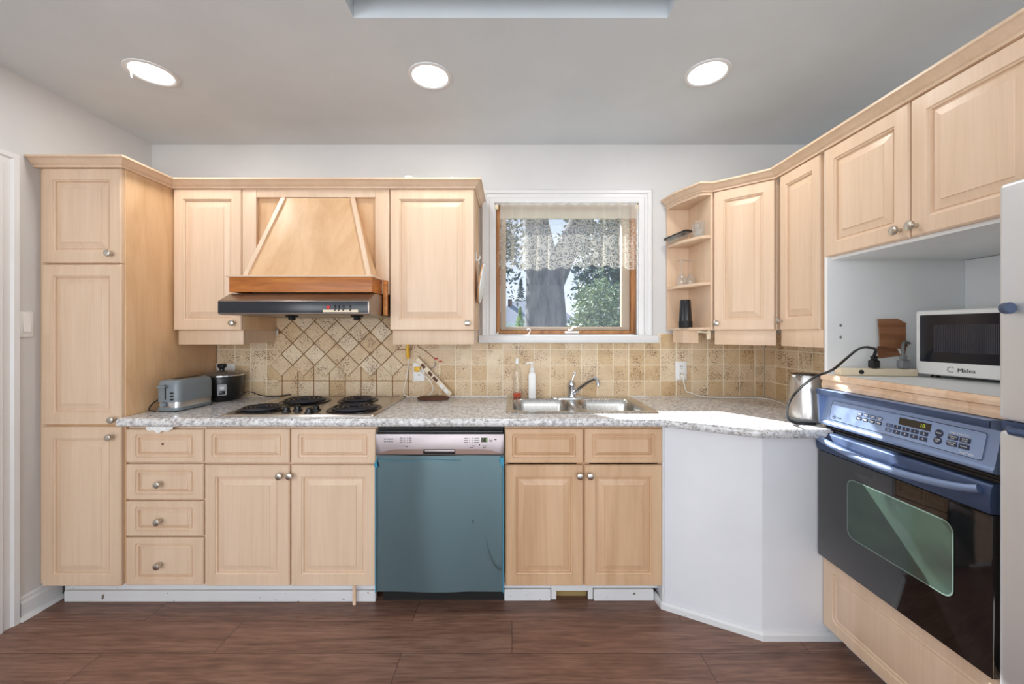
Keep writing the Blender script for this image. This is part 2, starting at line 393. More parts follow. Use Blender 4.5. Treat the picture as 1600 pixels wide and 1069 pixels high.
# ------------------------------------------------------------------ the room
YR = -3.0
HX0, HX1, HY0, HY1 = -.587, .577, 1.30, 1.472     # ceiling recess; unseen near edge set close to keep it dark
fl = MB().box(XL-.1, XR+.1, YR-.1, YB+.2, -.1, 0)
struct(obj('floor', fl, FLOOR, smooth=0), 'dark brown wood plank floor')
cb = MB()
cb.box(XL-.1, HX0, YR-.1, YB+.2, ZC, ZC+.1).box(HX1, XR+.1, YR-.1, YB+.2, ZC, ZC+.1)
cb.box(HX0, HX1, YR-.1, HY0, ZC, ZC+.1).box(HX0, HX1, HY1, YB+.2, ZC, ZC+.1)
cb.box(HX0-.04, HX1+.04, HY0-.04, HY0, ZC+.1, ZC+.4).box(HX0-.04, HX1+.04, HY1, HY1+.04, ZC+.1, ZC+.4)
cb.box(HX0-.04, HX0, HY0, HY1, ZC+.1, ZC+.4).box(HX1, HX1+.04, HY0, HY1, ZC+.1, ZC+.4)
cb.box(HX0-.04, HX1+.04, HY0-.04, HY1+.04, ZC+.4, ZC+.44)
struct(obj('ceiling', cb, CEIL, smooth=0), 'grey white ceiling with a rectangular recess')
WX0, WX1, WZ0, WZ1 = -.112, .790, 1.292, 2.118
wb = MB()
wb.box(XL-.1, WX0, YB, YB+.2, 0, ZC).box(WX1, XR+.1, YB, YB+.2, 0, ZC)
wb.box(WX0, WX1, YB, YB+.2, 0, WZ0).box(WX0, WX1, YB, YB+.2, WZ1, ZC)
struct(obj('wall_back', wb, WALL, smooth=0))
struct(obj('wall_left', MB().box(XL-.1, XL, YR, -2.2, 0, ZC).box(XL-.1, XL, -.4, YB, 0, ZC).box(XL-.1, XL, -2.2, -.4, 0, .85).box(XL-.1, XL, -2.2, -.4, 2.15, ZC), WALL, smooth=0))
wr = MB().box(XR, XR+.1, YR, YB, 0, ZC); wr.box(XT, XR, 1.695, YB, 0, 2.09)
struct(obj('wall_right', wr, WALL, smooth=0))
rw = MB().box(XL-.1, -1.65, YR-.1, YR, 0, ZC).box(1.85, XR+.1, YR-.1, YR, 0, ZC).box(-1.65, 1.85, YR-.1, YR, 2.3, ZC).box(-1.65, 1.85, YR-.1, YR, 0, .12)
struct(obj('wall_rear', rw, WALL, smooth=0))

# window
wn = bpy.data.objects.new('window_1', None); COL.objects.link(wn); wn.location = ((WX0+WX1)/2, YB, WZ0); struct(wn)
cs = MB()
prof = [(0, 0), (.0, .012), (.012, .018), (.03, .018), (.036, .012), (.05, .012), (.056, .02), (.075, .022), (.082, .014), (.09, 0)]
def casing(mb, x0, x1, z0, z1, y, wd, prof, bottom=False):
    # three mitred sides around an opening, moulded profile facing -y
    a = [(x0, z0), (x0, z1), (x1, z1), (x1, z0)]; dirs = [(-1, 0), (-1, 1), (1, 1), (1, 0)]
    rings = [[(px+dx*o, y-d, pz+dz*o) for o, d in prof] for (px, pz), (dx, dz) in zip(a, dirs)]
    mb.loft(rings, True, True)
casing(cs, WX0+.005, WX1-.005, WZ0, WZ1-.005, YB, .09, prof)
obj('casing', cs, TRIM, wn, world=True)
obj('sill', MB().box(-.205, .895, YB-.055, YB+.03, 1.246, WZ0, .006), TRIM, wn, world=True)
jb = MB().box(WX0, WX0+.012, YB, YB+.19, WZ0, WZ1).box(WX1-.012, WX1, YB, YB+.19, WZ0, WZ1).box(WX0, WX1, YB, YB+.19, WZ1-.012, WZ1).box(WX0, WX1, YB+.031, YB+.19, WZ0, WZ0+.006)
obj('jamb', jb, TRIM, wn, smooth=0, world=True)
fx0, fx1, fz0, fz1 = WX0+.013, WX1-.013, WZ0+.007, WZ1-.013
fr = MB()
def frame(mb, x0, x1, z0, z1, y0, y1, wl, wr_, wt, wbm, bev=.003):
    mb.box(x0, x0+wl, y0, y1, z0, z1, bev).box(x1-wr_, x1, y0, y1, z0, z1, bev).box(x0+wl, x1-wr_, y0, y1, z1-wt, z1, bev).box(x0+wl, x1-wr_, y0, y1, z0, z0+wbm, bev)
frame(fr, fx0, fx1, fz0, fz1, YB+.02, YB+.08, .024, .03, .012, .022)
obj('frame', fr, OAK, wn, world=True)
sa = MB(); frame(sa, fx0+.026, fx1-.032, fz0+.024, fz1-.014, YB+.045, YB+.085, .035, .05, .055, .022)
obj('sash', sa, mat('weathered_sash', S(176, 160, 142), .6), wn, world=True)
obj('pane', MB().box(fx0+.06, fx1-.08, YB+.062, YB+.066, fz0+.045, fz1-.068), PANE, wn, smooth=0, world=True)
lt = MB().box(.33, .42, YB+.012, YB+.03, WZ0+.012, WZ0+.026, .003).tube([(.365, YB+.01, WZ0+.03), (.385, YB, WZ0+.055), (.40, YB-.004, WZ0+.05)], .006, 8, smooth=1).lathe([(.011, -.006), (.013, 0), (.011, .006)], (.362, YB+.012, WZ0+.034), 12)
obj('latch', lt, WHITE, wn, world=True)

# lace valance on its rod
cr = thing('curtain_rod', 'thin rod across the top of the window holding the lace valance', 'curtain rod', (.36, YB+.008, 2.098))
obj('rod', MB().tube([(-.092, YB+.008, 2.098), (.772, YB+.008, 2.098)], .0045, 8), mat('old_brass', S(150, 112, 70), .4, .6), cr, world=True)
for x in (-.095, .775): obj('bracket', MB().box(x-.011, x+.011, YB-.006, YB+.016, 2.075, 2.104, .003), CREAM, cr, world=True)
bm = bmesh.new(); nu, nv = 260, 26; grid = []
cx0, cx1 = -.072, .775
folds = [(.10, .016, .030), (.17, .020, .034), (.27, .018, .030), (.35, .015, .02), (.74, .018, .03), (.86, .016, .028), (.90, .012, .02), (.96, .013, .025)]
for i in range(nu+1):
    u = i/nu; colv = []
    for j in range(nv+1):
        v = j/nv
        flare = .25 + .75*v
        x = cx0 + (cx1-cx0)*u; y = -.012 + .004*math.sin(u*55)*flare
        for c0, wd, am in folds:
            dd = (u-c0)/wd
            y -= am*flare*math.exp(-dd*dd); x += .045*flare*-dd*math.exp(-dd*dd)*(cx1-cx0)*.45
        hem = .405 + .018*abs(math.sin(u*math.pi*9)) - .01 + .012*math.sin(u*7)
        z = 2.112 - v*hem
        if j == 0: z -= .01*(.5+.5*math.cos(u*math.pi*22))
        x += (u-.5)*.03*v*(1 if u < .5 else .2)
        colv.append(bm.verts.new((x-.36, y+(.006 if v < .02 else 0), z-2.098)))
    grid.append(colv)
for i in range(nu):
    for j in range(nv): bm.faces.new((grid[i][j], grid[i+1][j], grid[i+1][j+1], grid[i][j+1]))
va = obj('lace_valance', bm, LACE, None, 80); va.location = (.36, YB-.004, 2.098)
tag(va, 'sheer white lace valance with a scalloped hem across the window', 'curtain')

# left wall door casing, baseboard, switch
dr = bpy.data.objects.new('door_1', None); COL.objects.link(dr); dr.location = (XL, 1.70, 0); struct(dr)
dc = MB()
pf = [(0, 0), (0, .014), (.01, .02), (.03, .02), (.038, .013), (.06, .013), (.068, .022), (.088, .022), (.098, 0)]
a = [(1.70, 0, 1, 0), (1.70, 2.02, 1, 1), (.85, 2.02, -1, 1), (.85, 0, -1, 0)]
dc.loft([[(XL+d, y+dy*o, z+dz*o) for o, d in pf] for y, z, dy, dz in a], True, True)
obj('casing', dc, TRIM, dr, world=True)
dp = MB().box(XL, XL+.008, .85, 1.70, 0, 2.02); obj('door_leaf', dp, TRIM, dr, smooth=0, world=True)
bp = [(0, 0), (.014, 0), (.014, .075), (.009, .085), (.009, .098), (.004, .106), (0, .106)]
struct(obj('baseboard_left', MB().loft([[(XL+o, y, z) for o, z in bp] for y in (1.80, 1.965)]).prism([(XL, 0), (XL+.03, 0), (XL+.022, .016), (XL, .02)], 'y', 1.79, 1.965), TRIM, smooth=20))
ls = thing('light_switch', 'white rocker light switch on the wall beside the tall pantry cabinet', 'light switch', (XL, 1.826, PZ(507, 1.826)), R(90))
obj('plate', MB().box(-.028, .028, -.006, 0, -.058, .058, .003), WHITE, ls)
obj('rocker', MB().prism([(-.006, -.034), (-.012, -.034), (-.008, 0), (-.006, .034)], 'x', -.014, .014), WHITE, ls)

# toe kicks
tk = MB().box(PX(104, 1.95), PX(588, 1.95), 1.945, 1.96, 0, .117).box(PX(104, 1.94), PX(588, 1.94), 1.928, 1.9449, 0, .052, .004)
struct(obj('trim_1', tk, DIRTYTRIM, smooth=0))
tk = MB().box(PX(788, 1.95), PX(1032, 1.95), 1.9495, 1.965, .055, .117)
tk.box(PX(788, 1.95), PX(860, 1.95), 1.936, 1.9494, 0, .055, .003).box(PX(927, 1.95), PX(1020, 1.95), 1.936, 1.9494, 0, .055, .003)
tk.box(PX(861, 1.95), PX(869, 1.95), 1.941, 1.9494, .004, .075, .002).box(PX(918, 1.95), PX(926, 1.95), 1.941, 1.9494, .004, .075, .002).box(PX(869, 1.95), PX(918, 1.95), 1.941, 1.9494, .045, .075, .002)
tk.box(PX(869, 1.95), PX(918, 1.95), 1.975, 1.985, 0, .06, mi=1)
struct(obj('trim_2', tk, [DIRTYTRIM, mat('old_raw_board', S(150, 128, 78), .8)], smooth=0))

# wall tiles
P_ = .0977; X0L = .0407; Z0T = .912
tb = MB()
def clip_tile(mb, x0, x1, z0, z1, y, th, face='back', X=0, mi=0):
    if x1-x0 < .006 or z1-z0 < .006: return
    g_ = .0023; b_ = .0016
    rings = [[(x, yy, z) for x, z in ((x0+g_+i, z0+g_+i), (x1-g_-i, z0+g_+i), (x1-g_-i, z1-g_-i), (x0+g_+i, z1-g_-i))] for yy, i in ((y, 0), (y-th+.0018, 0), (y-th, b_))]
    if face == 'right': rings = [[(X-(y-p[1]), p[0], p[2]) for p in r] for r in rings]
    mb.loft(rings, False, True, mi=mi)
XBL, XBR = -1.828, XT-.008
k0 = int((XBL-X0L)/P_)-1
for k in range(k0, 20):
    for r in range(7):
        x0, x1 = X0L+k*P_, X0L+(k+1)*P_; z0, z1 = Z0T+r*P_, Z0T+(r+1)*P_
        x0, x1 = max(x0, XBL), min(x1, XBR)
        top = 1.303
        if -1.45 < (x0+x1)/2 < -.66: top = 1.56; 
        if -.2 < (x0+x1)/2 < .9: top = 1.245
        z1 = min(z1, top)
        if x1 > x0 and z1 > z0: clip_tile(tb, x0, x1, z0, z1, YB-.0005, .007)
gb = .0035
tb.box(XBL, -1.45, YB-.0062, YB-.0004, .91, 1.303, mi=1).box(-.62, -.2, YB-.0062, YB-.0004, .91, 1.303, mi=1).box(-.2, .9, YB-.0062, YB-.0004, .91, 1.245, mi=1).box(.9, XBR, YB-.0062, YB-.0004, .91, 1.303, mi=1)
tb.box(-1.45, -.62, YB-.006, YB-.0004, .91, 1.56, mi=2)
dg = .1376/2; M45 = Matrix.Rotation(R(45), 4, 'Y'); hs = P_/2
for row in range(7):
    n_ = 6 if row % 2 == 0 else 5
    for i in range(n_):
        cx = -.74 - i*.1376 - (0 if row % 2 == 0 else dg); cz = 1.106 + row*dg
        Mx = Matrix.Translation((cx, 0, cz)) @ M45
        tb.box(-hs, hs, YB-.0080, YB-.0060, -hs, hs, M=Mx, mi=2)
        t = MB(); clip_tile(t, -hs, hs, -hs, hs, YB-.0078, .0045)
        bmesh.ops.transform(t.bm, matrix=Mx, verts=t.bm.verts[:]); me = bpy.data.meshes.new('q'); t.bm.to_mesh(me); t.bm.free(); tb.bm.from_mesh(me); bpy.data.meshes.remove(me)
struct(obj('wall_back_tiles', tb, [TILE, GROUTW, GROUTB], smooth=0), 'tumbled beige travertine backsplash')
tr_ = MB()
yk = YB-.008; k = 0
while yk > 1.705:
    y1 = max(yk-P_, 1.70)
    for r in range(4): clip_tile(tr_, y1, yk, Z0T+r*P_, Z0T+(r+1)*P_, 0, .007, 'right', XT-.0005)
    yk = y1
tr_.box(XT-.0062, XT-.0004, 1.70, YB-.008, .91, 1.303, mi=1)
struct(obj('wall_right_tiles', tr_, [TILE, GROUTW], smooth=0), 'travertine tiles on the short side wall')

# ------------------------------------------------------------------ cabinet kit
DOORP = [(0, 0, .006, .001), (.005, .005, 0, .001), (.050, .054, 0, .001), (.052, .056, .004, .001), (.057, .061, .006, .001), (.0585, .0625, .0135, .001), (.0645, .0685, .0135, .001), (.066, .070, .011, .001), (.092, .096, .003, .001), (.0935, .0975, .0005, .001)]
def drawerp(ix, iz, r=.012): return [(0, 0, .005, .002), (.004, .004, 0, .003), (ix, iz, 0, r), (ix+.003, iz+.003, .006, r), (ix+.008, iz+.008, .007, r*.8), (ix+.011, iz+.011, .001, r*.5), (ix+.015, iz+.015, .001, r*.4), (ix+.017, iz+.017, .010, .003), (ix+.030, iz+.026, .003, .002), (ix+.031, iz+.027, .001, .002)]
def front(parent, name, x0, x1, z0, z1, prof, y=0, t=.02, m=MAPLE, n=1):
    M = Matrix.Translation((x0, y, z0)); b = MB().rings_xz(x1-x0, z1-z0, t, prof, n, M)
    return obj(name, b, m, parent, 25)
KN = [(.0075, 0), (.0065, -.004), (.0052, -.010), (.0055, -.014), (.0115, -.018), (.0158, -.022), (.0165, -.0255), (.0145, -.030), (.008, -.0325), (.002, -.033)]
def knob(parent, x, z, y=0, m=None):
    b = MB(); seg = 20
    rings = [[(x+r*math.cos(2*math.pi*i/seg), y+d, z+r*math.sin(2*math.pi*i/seg)) for i in range(seg)] for r, d in KN]
    b.loft(rings); return obj('knob', b, m or NICKEL, parent, 40)
def zf(py): return PZ(py, YF)
def xf(px): return PX(px, YF)

# tall pantry
pan = thing('pantry_cabinet', 'tall pale maple pantry cabinet with three stacked doors in the left corner', 'cabinet', (-2.21, YF, 0))
PW = .379
obj('body', MB().box(0, PW, .0205, .60, .118, 2.083, .002), VENEER, pan)
obj('scribe_filler', MB().box(-.028, -.0005, .022, .05, .118, 2.083), MAPLE, pan, smooth=0)
for y0, y1, kx, ky in ((262, 411, 176, 397), (413, 664, 181, 655), (667, 917, 177, 682)):
    d = front(pan, 'door', .003, PW-.006, zf(y1), min(2.082, zf(y0)), DOORP)
    knob(d, xf(kx)+2.21, zf(ky))
# upper cabinets, window side walls
ZU0, ZU1 = 1.322, 2.083
def upper(x0, x1, label, kx, val, side):
    c_ = thing('wall_cabinet', label, 'cabinet', (x0, YU, ZU0)); w_ = x1-x0; h_ = ZU1-ZU0
    obj('body', MB().box(0, w_, .0205, .328, 0, h_, .001), VENEER, c_)
    d = front(c_, 'door', .002, w_-.002, 0, h_, DOORP); knob(d, PX(kx, YU)-x0, PZ(505, YU)-ZU0)
    v = MB().box(.012, w_-.004, .022, .04, -.078, -.0005, .002).box(w_-.03, w_-.006, .0405, .325, -.072, -.0005)
    obj('light_valance', v, MAPLE, c_); return c_
upper(PX(270, YU), PX(377, YU), 'maple wall cabinet between the pantry and the range hood', 366, None, 'r')
upper(PX(608.5, YU), PX(741.5, YU), 'maple wall cabinet between the range hood and the window', 731, None, 'r')

# crown mouldings
CP = [(-.018, 2.0832), (.007, 2.0832), (.010, 2.092), (.016, 2.095), (.022, 2.102), (.030, 2.112), (.036, 2.117), (.042, 2.119), (.042, 2.128), (-.018, 2.128)]
cw = MB().sweep([(XL+.002, YF), (-1.831, YF), (-1.831, YU), (-.204, YU), (-.204, YB-.004)], CP)
tag(obj('crown_moulding', cw, MAPLE, smooth=25), 'maple crown moulding running over the pantry, hood and window-side cabinets', 'moulding')
cw = MB().sweep([(.962, YB-.004), (.984, 2.33), (1.048, 2.19), (1.112, 2.188), (XO, 1.992), (XO, .945)], [(o, z) for o, z in CP])
tag(obj('crown_moulding', cw, MAPLE, smooth=25), 'maple crown moulding over the corner shelf, corner cabinet and oven tower', 'moulding')

# hood surround
hx0, hx1 = PX(377.5, YU)+.001, PX(608, YU)-.001
hs_ = thing('hood_surround', 'maple mantel panel tapering up above the range hood, with angled battens', 'hood cover', ((hx0+hx1)/2, YU, 1.515))
b = MB().box(hx0, hx1, YU+.025, YB-.004, 1.515, ZU1)
obj('back_panel', b, VENEER, hs_, smooth=0, world=True)
b = MB().box(hx0, hx0+.075, YU+.004, YU+.0245, 1.515, ZU1, .002).box(hx1-.075, hx1, YU+.004, YU+.0245, 1.515, ZU1, .002).box(hx0+.075, hx1-.075, YU+.004, YU+.0245, PZ(308, YU), ZU1, .002)
obj('frame', b, MAPLE, hs_, world=True)
tx0, tx1, tz = PX(443, YU), PX(551, YU), PZ(309, YU); bx0, bx1, bz, by = PX(385, 2.0), PX(577, 2.0), 1.5965, 2.0
ty = YU+.006
b = MB(); t = bmesh.new()
V = [t.verts.new(p) for p in ((bx0, by, bz), (bx1, by, bz), (tx1, ty, tz), (tx0, ty, tz), (bx0, YU+.0248, bz), (bx1, YU+.0248, bz), (tx1, YU+.0248, tz), (tx0, YU+.0248, tz))]
for f in ((0, 1, 2, 3), (0, 3, 7, 4), (1, 5, 6, 2), (0, 4, 5, 1), (3, 2, 6, 7)): t.faces.new([V[i] for i in f])
b._add(t); obj('canopy', b, VENEER, hs_, smooth=0, world=True)
for xt, xb in ((tx0, bx0), (tx1, bx1)):
    s_ = .011
    b = MB().loft([[(x-s_, y-.010, z), (x+s_, y-.010, z), (x+s_, y+.006, z), (x-s_, y+.006, z)] for x, y, z in ((xb, by, bz), (xt, ty, tz))])
    obj('batten', b, MAPLE, hs_, smooth=0, world=True)
obj('ledge', MB().box(-1.427, -.69, 1.972, YU+.003, 1.587, 1.5965, .002), MAPLE, hs_, world=True)
b = MB().box(-1.415, -.70, 1.985, 2.003, 1.512, 1.587, .001).box(-1.415, -1.398, 2.0032, YU+.003, 1.512, 1.587).box(-.717, -.70, 2.0032, YU+.003, 1.512, 1.587)
obj('apron', b, PINE, hs_, world=True)
obj('filler_strip', MB().box(-.682, -.6635, 2.10, 2.125, 1.40, 1.586, .001), PINE, hs_, world=True)

# range hood
rh = thing('range_hood', 'low dark steel range hood with a black control strip over the cooktop', 'range hood', (-1.048, 2.2, 1.395))
ha, hb = -1.412, -.6855
prof_h = [(1.905, 1.398), (1.903, 1.462), (1.99, 1.506), (2.45, 1.506), (2.45, 1.398), (1.93, 1.395)]
obj('body', MB().prism(prof_h, 'x', ha, hb, bev=.003), HOODS, rh, world=True)
obj('front_strip', MB().box(ha+.004, hb-.006, 1.899, 1.9025, 1.404, 1.458, .001), mat('black_enamel', S(34, 38, 46), .25), rh, world=True)
cpx = lambda px: PX(px, 1.90)
b = MB().box(cpx(505), cpx(560), 1.8955, 1.8988, PZ(488, 1.9), PZ(484, 1.9)); lp = obj('label_strip', b, CREAM, rh, smooth=0, world=True)
obj('power_switch', MB().box(cpx(511), cpx(516), 1.894, 1.8988, PZ(483, 1.9), PZ(478, 1.9), .001), RED, rh, world=True)
for px in (524, 530, 537, 548): obj('slider', MB().box(cpx(px)-.003, cpx(px)+.003, 1.891, 1.8988, PZ(486, 1.9), PZ(477, 1.9), .001), BLACK, rh, world=True)
for px in (456, 558):
    obj('lamp_clip', MB().lathe([(.03, 0), (.032, -.006), (.016, -.012), (.018, -.02), (.01, -.024)], (PX(px, 1.99), 1.99, 1.3945), 16), BLACK, rh, world=True)

# base cabinets
def base_unit(x0, x1, label, name='base_cabinet'):
    c_ = thing(name, label, 'cabinet', (x0, YF, .118))
    obj('body', MB().box(.001, x1-x0-.001, .0205, .58, 0, .752, .001), MAPLE, c_); return c_
bx = [PX(p, YF) for p in (195, 318, 588, 788, 1036)]
c1 = base_unit(bx[0], bx[1], 'maple base unit of four drawers beside the pantry')
for i, (a, e) in enumerate(((671, 723), (726, 781), (784, 838), (841, 915))):
    d = front(c1, 'drawer', .003, bx[1]-bx[0]-.003, zf(e)-.118, zf(a)-.118, drawerp(.044, .024), n=4)
    if i == 0:
        d['label'] = 'drawer with a bare screw hole and no knob'
        obj('screw', MB().lathe([(.006, 0), (.005, .003), (.001, .0035)], (0, 0, 0), 12, M=Matrix.Translation((xf(254)-bx[0], 0.0015, zf(694)-.118)) @ Matrix.Rotation(R(90), 4, 'X')), BROWN, d)
    else: knob(d, xf(252)-bx[0], zf((0, 755, 813, 881)[i])-.118)
def two_door(x0, x1, mid, label, kx, name, m=MAPLE, hollow=False):
    if hollow:
        c_ = thing(name, label, 'cabinet', (x0, YF, .118)); w_ = x1-x0
        obj('body', MB().box(.001, .017, .0205, .58, 0, .752).box(w_-.017, w_-.001, .0205, .58, 0, .752).box(.017, w_-.017, .0205, .58, 0, .016).box(.017, w_-.017, .568, .58, .016, .752).box(.017, w_-.017, .0205, .038, .58, .752).box(w_/2-.03, w_/2+.03, .0205, .038, .016, .58), m, c_, smooth=0)
    else: c_ = base_unit(x0, x1, label, name)
    for a, e, k in ((x0+.003, xf(mid)-.0035, kx[0]), (xf(mid)+.0035, x1-.003, kx[1])):
        front(c_, 'drawer', a-x0, e-x0, zf(724)-.118, zf(670)-.118, drawerp(.034, .024), n=4, m=m)
        d = front(c_, 'door', a-x0, e-x0, 0, zf(727)-.118, DOORP, m=m); knob(d, xf(k)-x0, zf(742)-.118)
    return c_
two_door(bx[1], bx[2], 453, 'maple base cabinet with two doors below the cooktop', (440, 456), 'base_cabinet')
two_door(bx[3], bx[4], 912.5, 'maple sink cabinet with two worn doors below the double sink', (905, 921), 'sink_cabinet', WORN, True)

# corner base with painted panels
cbn = thing('corner_base_cabinet', 'white painted angled corner base between the sink cabinet and the oven', 'cabinet', (1.05, 1.9, 0))
pA, pB, pC = (.716, 1.886), (1.068, 1.693), (XO-.004, 1.693)
b = MB().prism([pA, pB, pC, (XT-.012, 1.699), (XT-.012, YB-.02), (.716, YB-.02)], 'z', .02, .868); obj('panels', b, PANELW, cbn, smooth=0, world=True)
b = MB().sweep([(.706, 1.955), pA, pB, (1.402, 1.693)], [(0, 0), (.012, 0), (.012, .024), (.006, .034), (0, .036)])
obj('shoe_moulding', b, DIRTYTRIM, cbn, smooth=0, world=True)
obj('edge_strip', MB().box(.7085, .7155, 1.872, 1.90, .04, .868), TRIM, cbn, smooth=0, world=True)

# dishwasher
dwx0, dwx1 = bx[2]+.002, bx[3]-.002; DW = dwx1-dwx0
dw = thing('dishwasher', 'stainless dishwasher whose door is still covered in teal protective film', 'dishwasher', (dwx0, 1.845, 0))
obj('body', MB().box(.004, DW-.004, .032, .58, .10, .866), BLACKM, dw, smooth=0)
obj('toe_panel', MB().box(.004, DW-.004, .10, .58, 0.0, .0995), BLACKM, dw, smooth=0)
obj('top_trim', MB().box(.004, DW-.004, .012, .031, .838, .85, .002), BLACK, dw)
# control panel with an arched lower edge
z1_, z0_ = PZ(678.5, 1.845), PZ(711, 1.845); pts = [(.0, z1_), (DW, z1_)]
for i in range(21):
    u = 1-i/20; e = min(1, min(u, 1-u)/.17); pts.append((u*DW, z0_+.002+(.024 if True else 0)*math.sin(e*math.pi/2)))
cp_ = obj('control_panel', MB().prism(pts, 'y', 0, .03, bev=.0015), DWS, dw)
rc = MB().prism([(.003, z0_), (DW-.003, z0_), (DW-.003, z0_+.03), (.003, z0_+.03)], 'y', .006, .03); obj('recess', rc, metal('brownish_steel', S(150, 130, 122), .3, (4, 300, 300), .1), dw, smooth=0)
pk = MB().box(PX(661, 1.845)-dwx0, PX(711, 1.845)-dwx0, .0005, .0055, PZ(710, 1.845), PZ(703, 1.845), .002); pkt = obj('pocket_handle', pk, BLACK, dw)
obj('grip', MB().box(PX(664, 1.845)-dwx0, PX(710, 1.845)-dwx0, -.003, .0002, PZ(706.5, 1.845), PZ(703.3, 1.845), .0012), DWS, pkt)
def lettering(*cells):
    b = MB()
    for px, py, wpx, hpx in cells: b.box(PX(px, 1.845)-dwx0, PX(px+wpx, 1.845)-dwx0, -.0006, .0001, PZ(py+hpx, 1.845), PZ(py, 1.845))
    obj('lettering', b, DARKSLOT, cp_, smooth=0)
lettering(*[(600+i*3.8, 685.6+r_*3.9, 2.8, 1.1) for r_ in range(2) for i in range(4)])
lettering(*[(px, 684.2+r_*3.2, wd, .9) for r_ in range(3) for px, wd in ((625, 4.5), (631.5, 1.5), (636, 1.5), (639, 4))])
lettering(*[(px, 684.6+r_*3.2, wd, .9) for r_ in range(3) for px, wd in ((725, 6), (733, 1.5), (738, 1.5), (741, 8))])
for q_ in ((634, 698, 3, .7), (734, 699, 6, .7), (754, 699, 5, .7), (749, 694, 1, 2.5), (772, 686, 4, 1.5)): lettering(q_)
ds = obj('display', MB().box(PX(752, 1.845)-dwx0, PX(761.5, 1.845)-dwx0, -.001, .0002, PZ(691, 1.845), PZ(684, 1.845)), BLACK, cp_, smooth=0)
b = MB()
for px in (754, 759.3):
    b.box(PX(px, 1.845)-dwx0, PX(px+.9, 1.845)-dwx0, -.0014, -.0009, PZ(690, 1.845), PZ(686, 1.845))
    b.box(PX(px, 1.845)-dwx0, PX(px+1.8, 1.845)-dwx0, -.0014, -.0009, PZ(686, 1.845), PZ(685.2, 1.845))
obj('digits', b, LEDG, ds, smooth=0)
for px, wpx in ((736.5, 6), (754, 6), (631, 5), (764.5, 5)):
    obj('button', MB().box(PX(px, 1.845)-dwx0, PX(px+wpx, 1.845)-dwx0, -.0012, .0002, PZ(697.2 if px != 764.5 else 690, 1.845), PZ(695 if px != 764.5 else 685.5, 1.845), .0004), DWS, cp_)
# bowed door skin
zb_, zt_ = PZ(925, 1.845), z0_-.002; ring = []; nx, nz = 64, 24
bm = bmesh.new(); gv = []
for i in range(nx+1):
    u = i/nx; row = []
    for j in range(nz+1):
        v = j/nz
        y = .004 - .006*math.sin(math.pi*u)**.5 + .0028*math.sin(u*10+.9*math.sin(v*2.4))*(1-.3*v) + .0014*math.exp(-((u-.72-.05*math.sin(v*3))/.06)**2)
        row.append(bm.verts.new((u*DW, y, zb_+(zt_-zb_)*v)))
    gv.append(row)
for i in range(nx):
    for j in range(nz): bm.faces.new((gv[i][j], gv[i+1][j], gv[i+1][j+1], gv[i][j+1]))
g2 = bmesh.ops.solidify(bm, geom=bm.faces[:], thickness=-.02)
bmesh.ops.recalc_face_normals(bm, faces=bm.faces[:])
dd = obj('door', bm, FILM, dw, 40); dd['label'] = 'door under teal protective film'
b = MB()
b.loft([[(x, -.006-.004*k, z) for x, z, k in ((-.004, .70, 0), (.012, .735, 1), (.006, .71, 0), (.014, .69, 1))], [(x, -.003, z) for x, z in ((-.006, .69), (.01, .73), (.004, .705), (.01, .68))]])
b.loft([[(x, -.010-.003*k, z) for x, z, k in ((DW-.018, .73, 0), (DW-.001, .735, 1), (DW-.002, .69, 0), (DW-.014, .70, 1))], [(x, -.004, z) for x, z in ((DW-.022, .715), (DW-.001, .73), (DW-.003, .66), (DW-.010, .69))]])
b.box(.0, .003, -.0075, -.003, zb_, .70).box(DW-.004, DW-.001, -.0075, -.003, zb_, .66).tube([(.01, -.0075, .722), (.10, -.0082, .713), (.19, -.0085, .712), (.215, -.0085, .724), (.40, -.0085, .716)], .0009, 6, smooth=2)
obj('film_edge', b, FILMB, dw)

# countertop with a sink cut-out
SX0, SX1, SY0, SY1 = -.031, .728, 1.945, 2.425
cpath = [(-1.826, 1.855), (.702, 1.855), (1.03, 1.655), (XO-.008, 1.655)]
outer = cpath + [(XO-.008, 1.6965), (XT-.010, 1.6965), (XT-.010, YB-.009), (-1.826, YB-.009)]
hole = [(SX0+.015, SY0+.015), (SX1-.015, SY0+.015), (SX1-.015, SY1-.015), (SX0+.015, SY1-.015)]
t = bmesh.new()
def loopedges(t, pts, z):
    vs = [t.verts.new((x, y, z)) for x, y in pts]; return vs, [t.edges.new((vs[i], vs[(i+1) % len(vs)])) for i in range(len(vs))]
v1, e1 = loopedges(t, outer, .912); v2, e2 = loopedges(t, hole, .912)
bmesh.ops.triangle_fill(t, use_beauty=True, edges=e1+e2)
ext = bmesh.ops.extrude_face_region(t, geom=t.faces[:]); bmesh.ops.translate(t, vec=(0, 0, -.04), verts=[v for v in ext['geom'] if isinstance(v, bmesh.types.BMVert)])
ct = MB()._add(t)
ct.sweep(cpath, [(0, .912), (.012, .912), (.019, .909), (.024, .903), (.026, .892), (.024, .881), (.019, .875), (.012, .872), (0, .872)])
tag(obj('countertop', ct, COUNTER, smooth=30), 'speckled grey laminate countertop running from the pantry to the oven', 'countertop')
# caulk bead
for a_, b_, lab in ((-.39, -.03, 'white caulk line along the tiles left of the sink'), (.73, .84, 'white caulk line along the tiles right of the sink')):
    tag(obj('caulk_bead', MB().tube([(a_, YB-.012, .9145), (b_, YB-.012, .9145)], .004, 6), TRIM), lab, 'caulk')

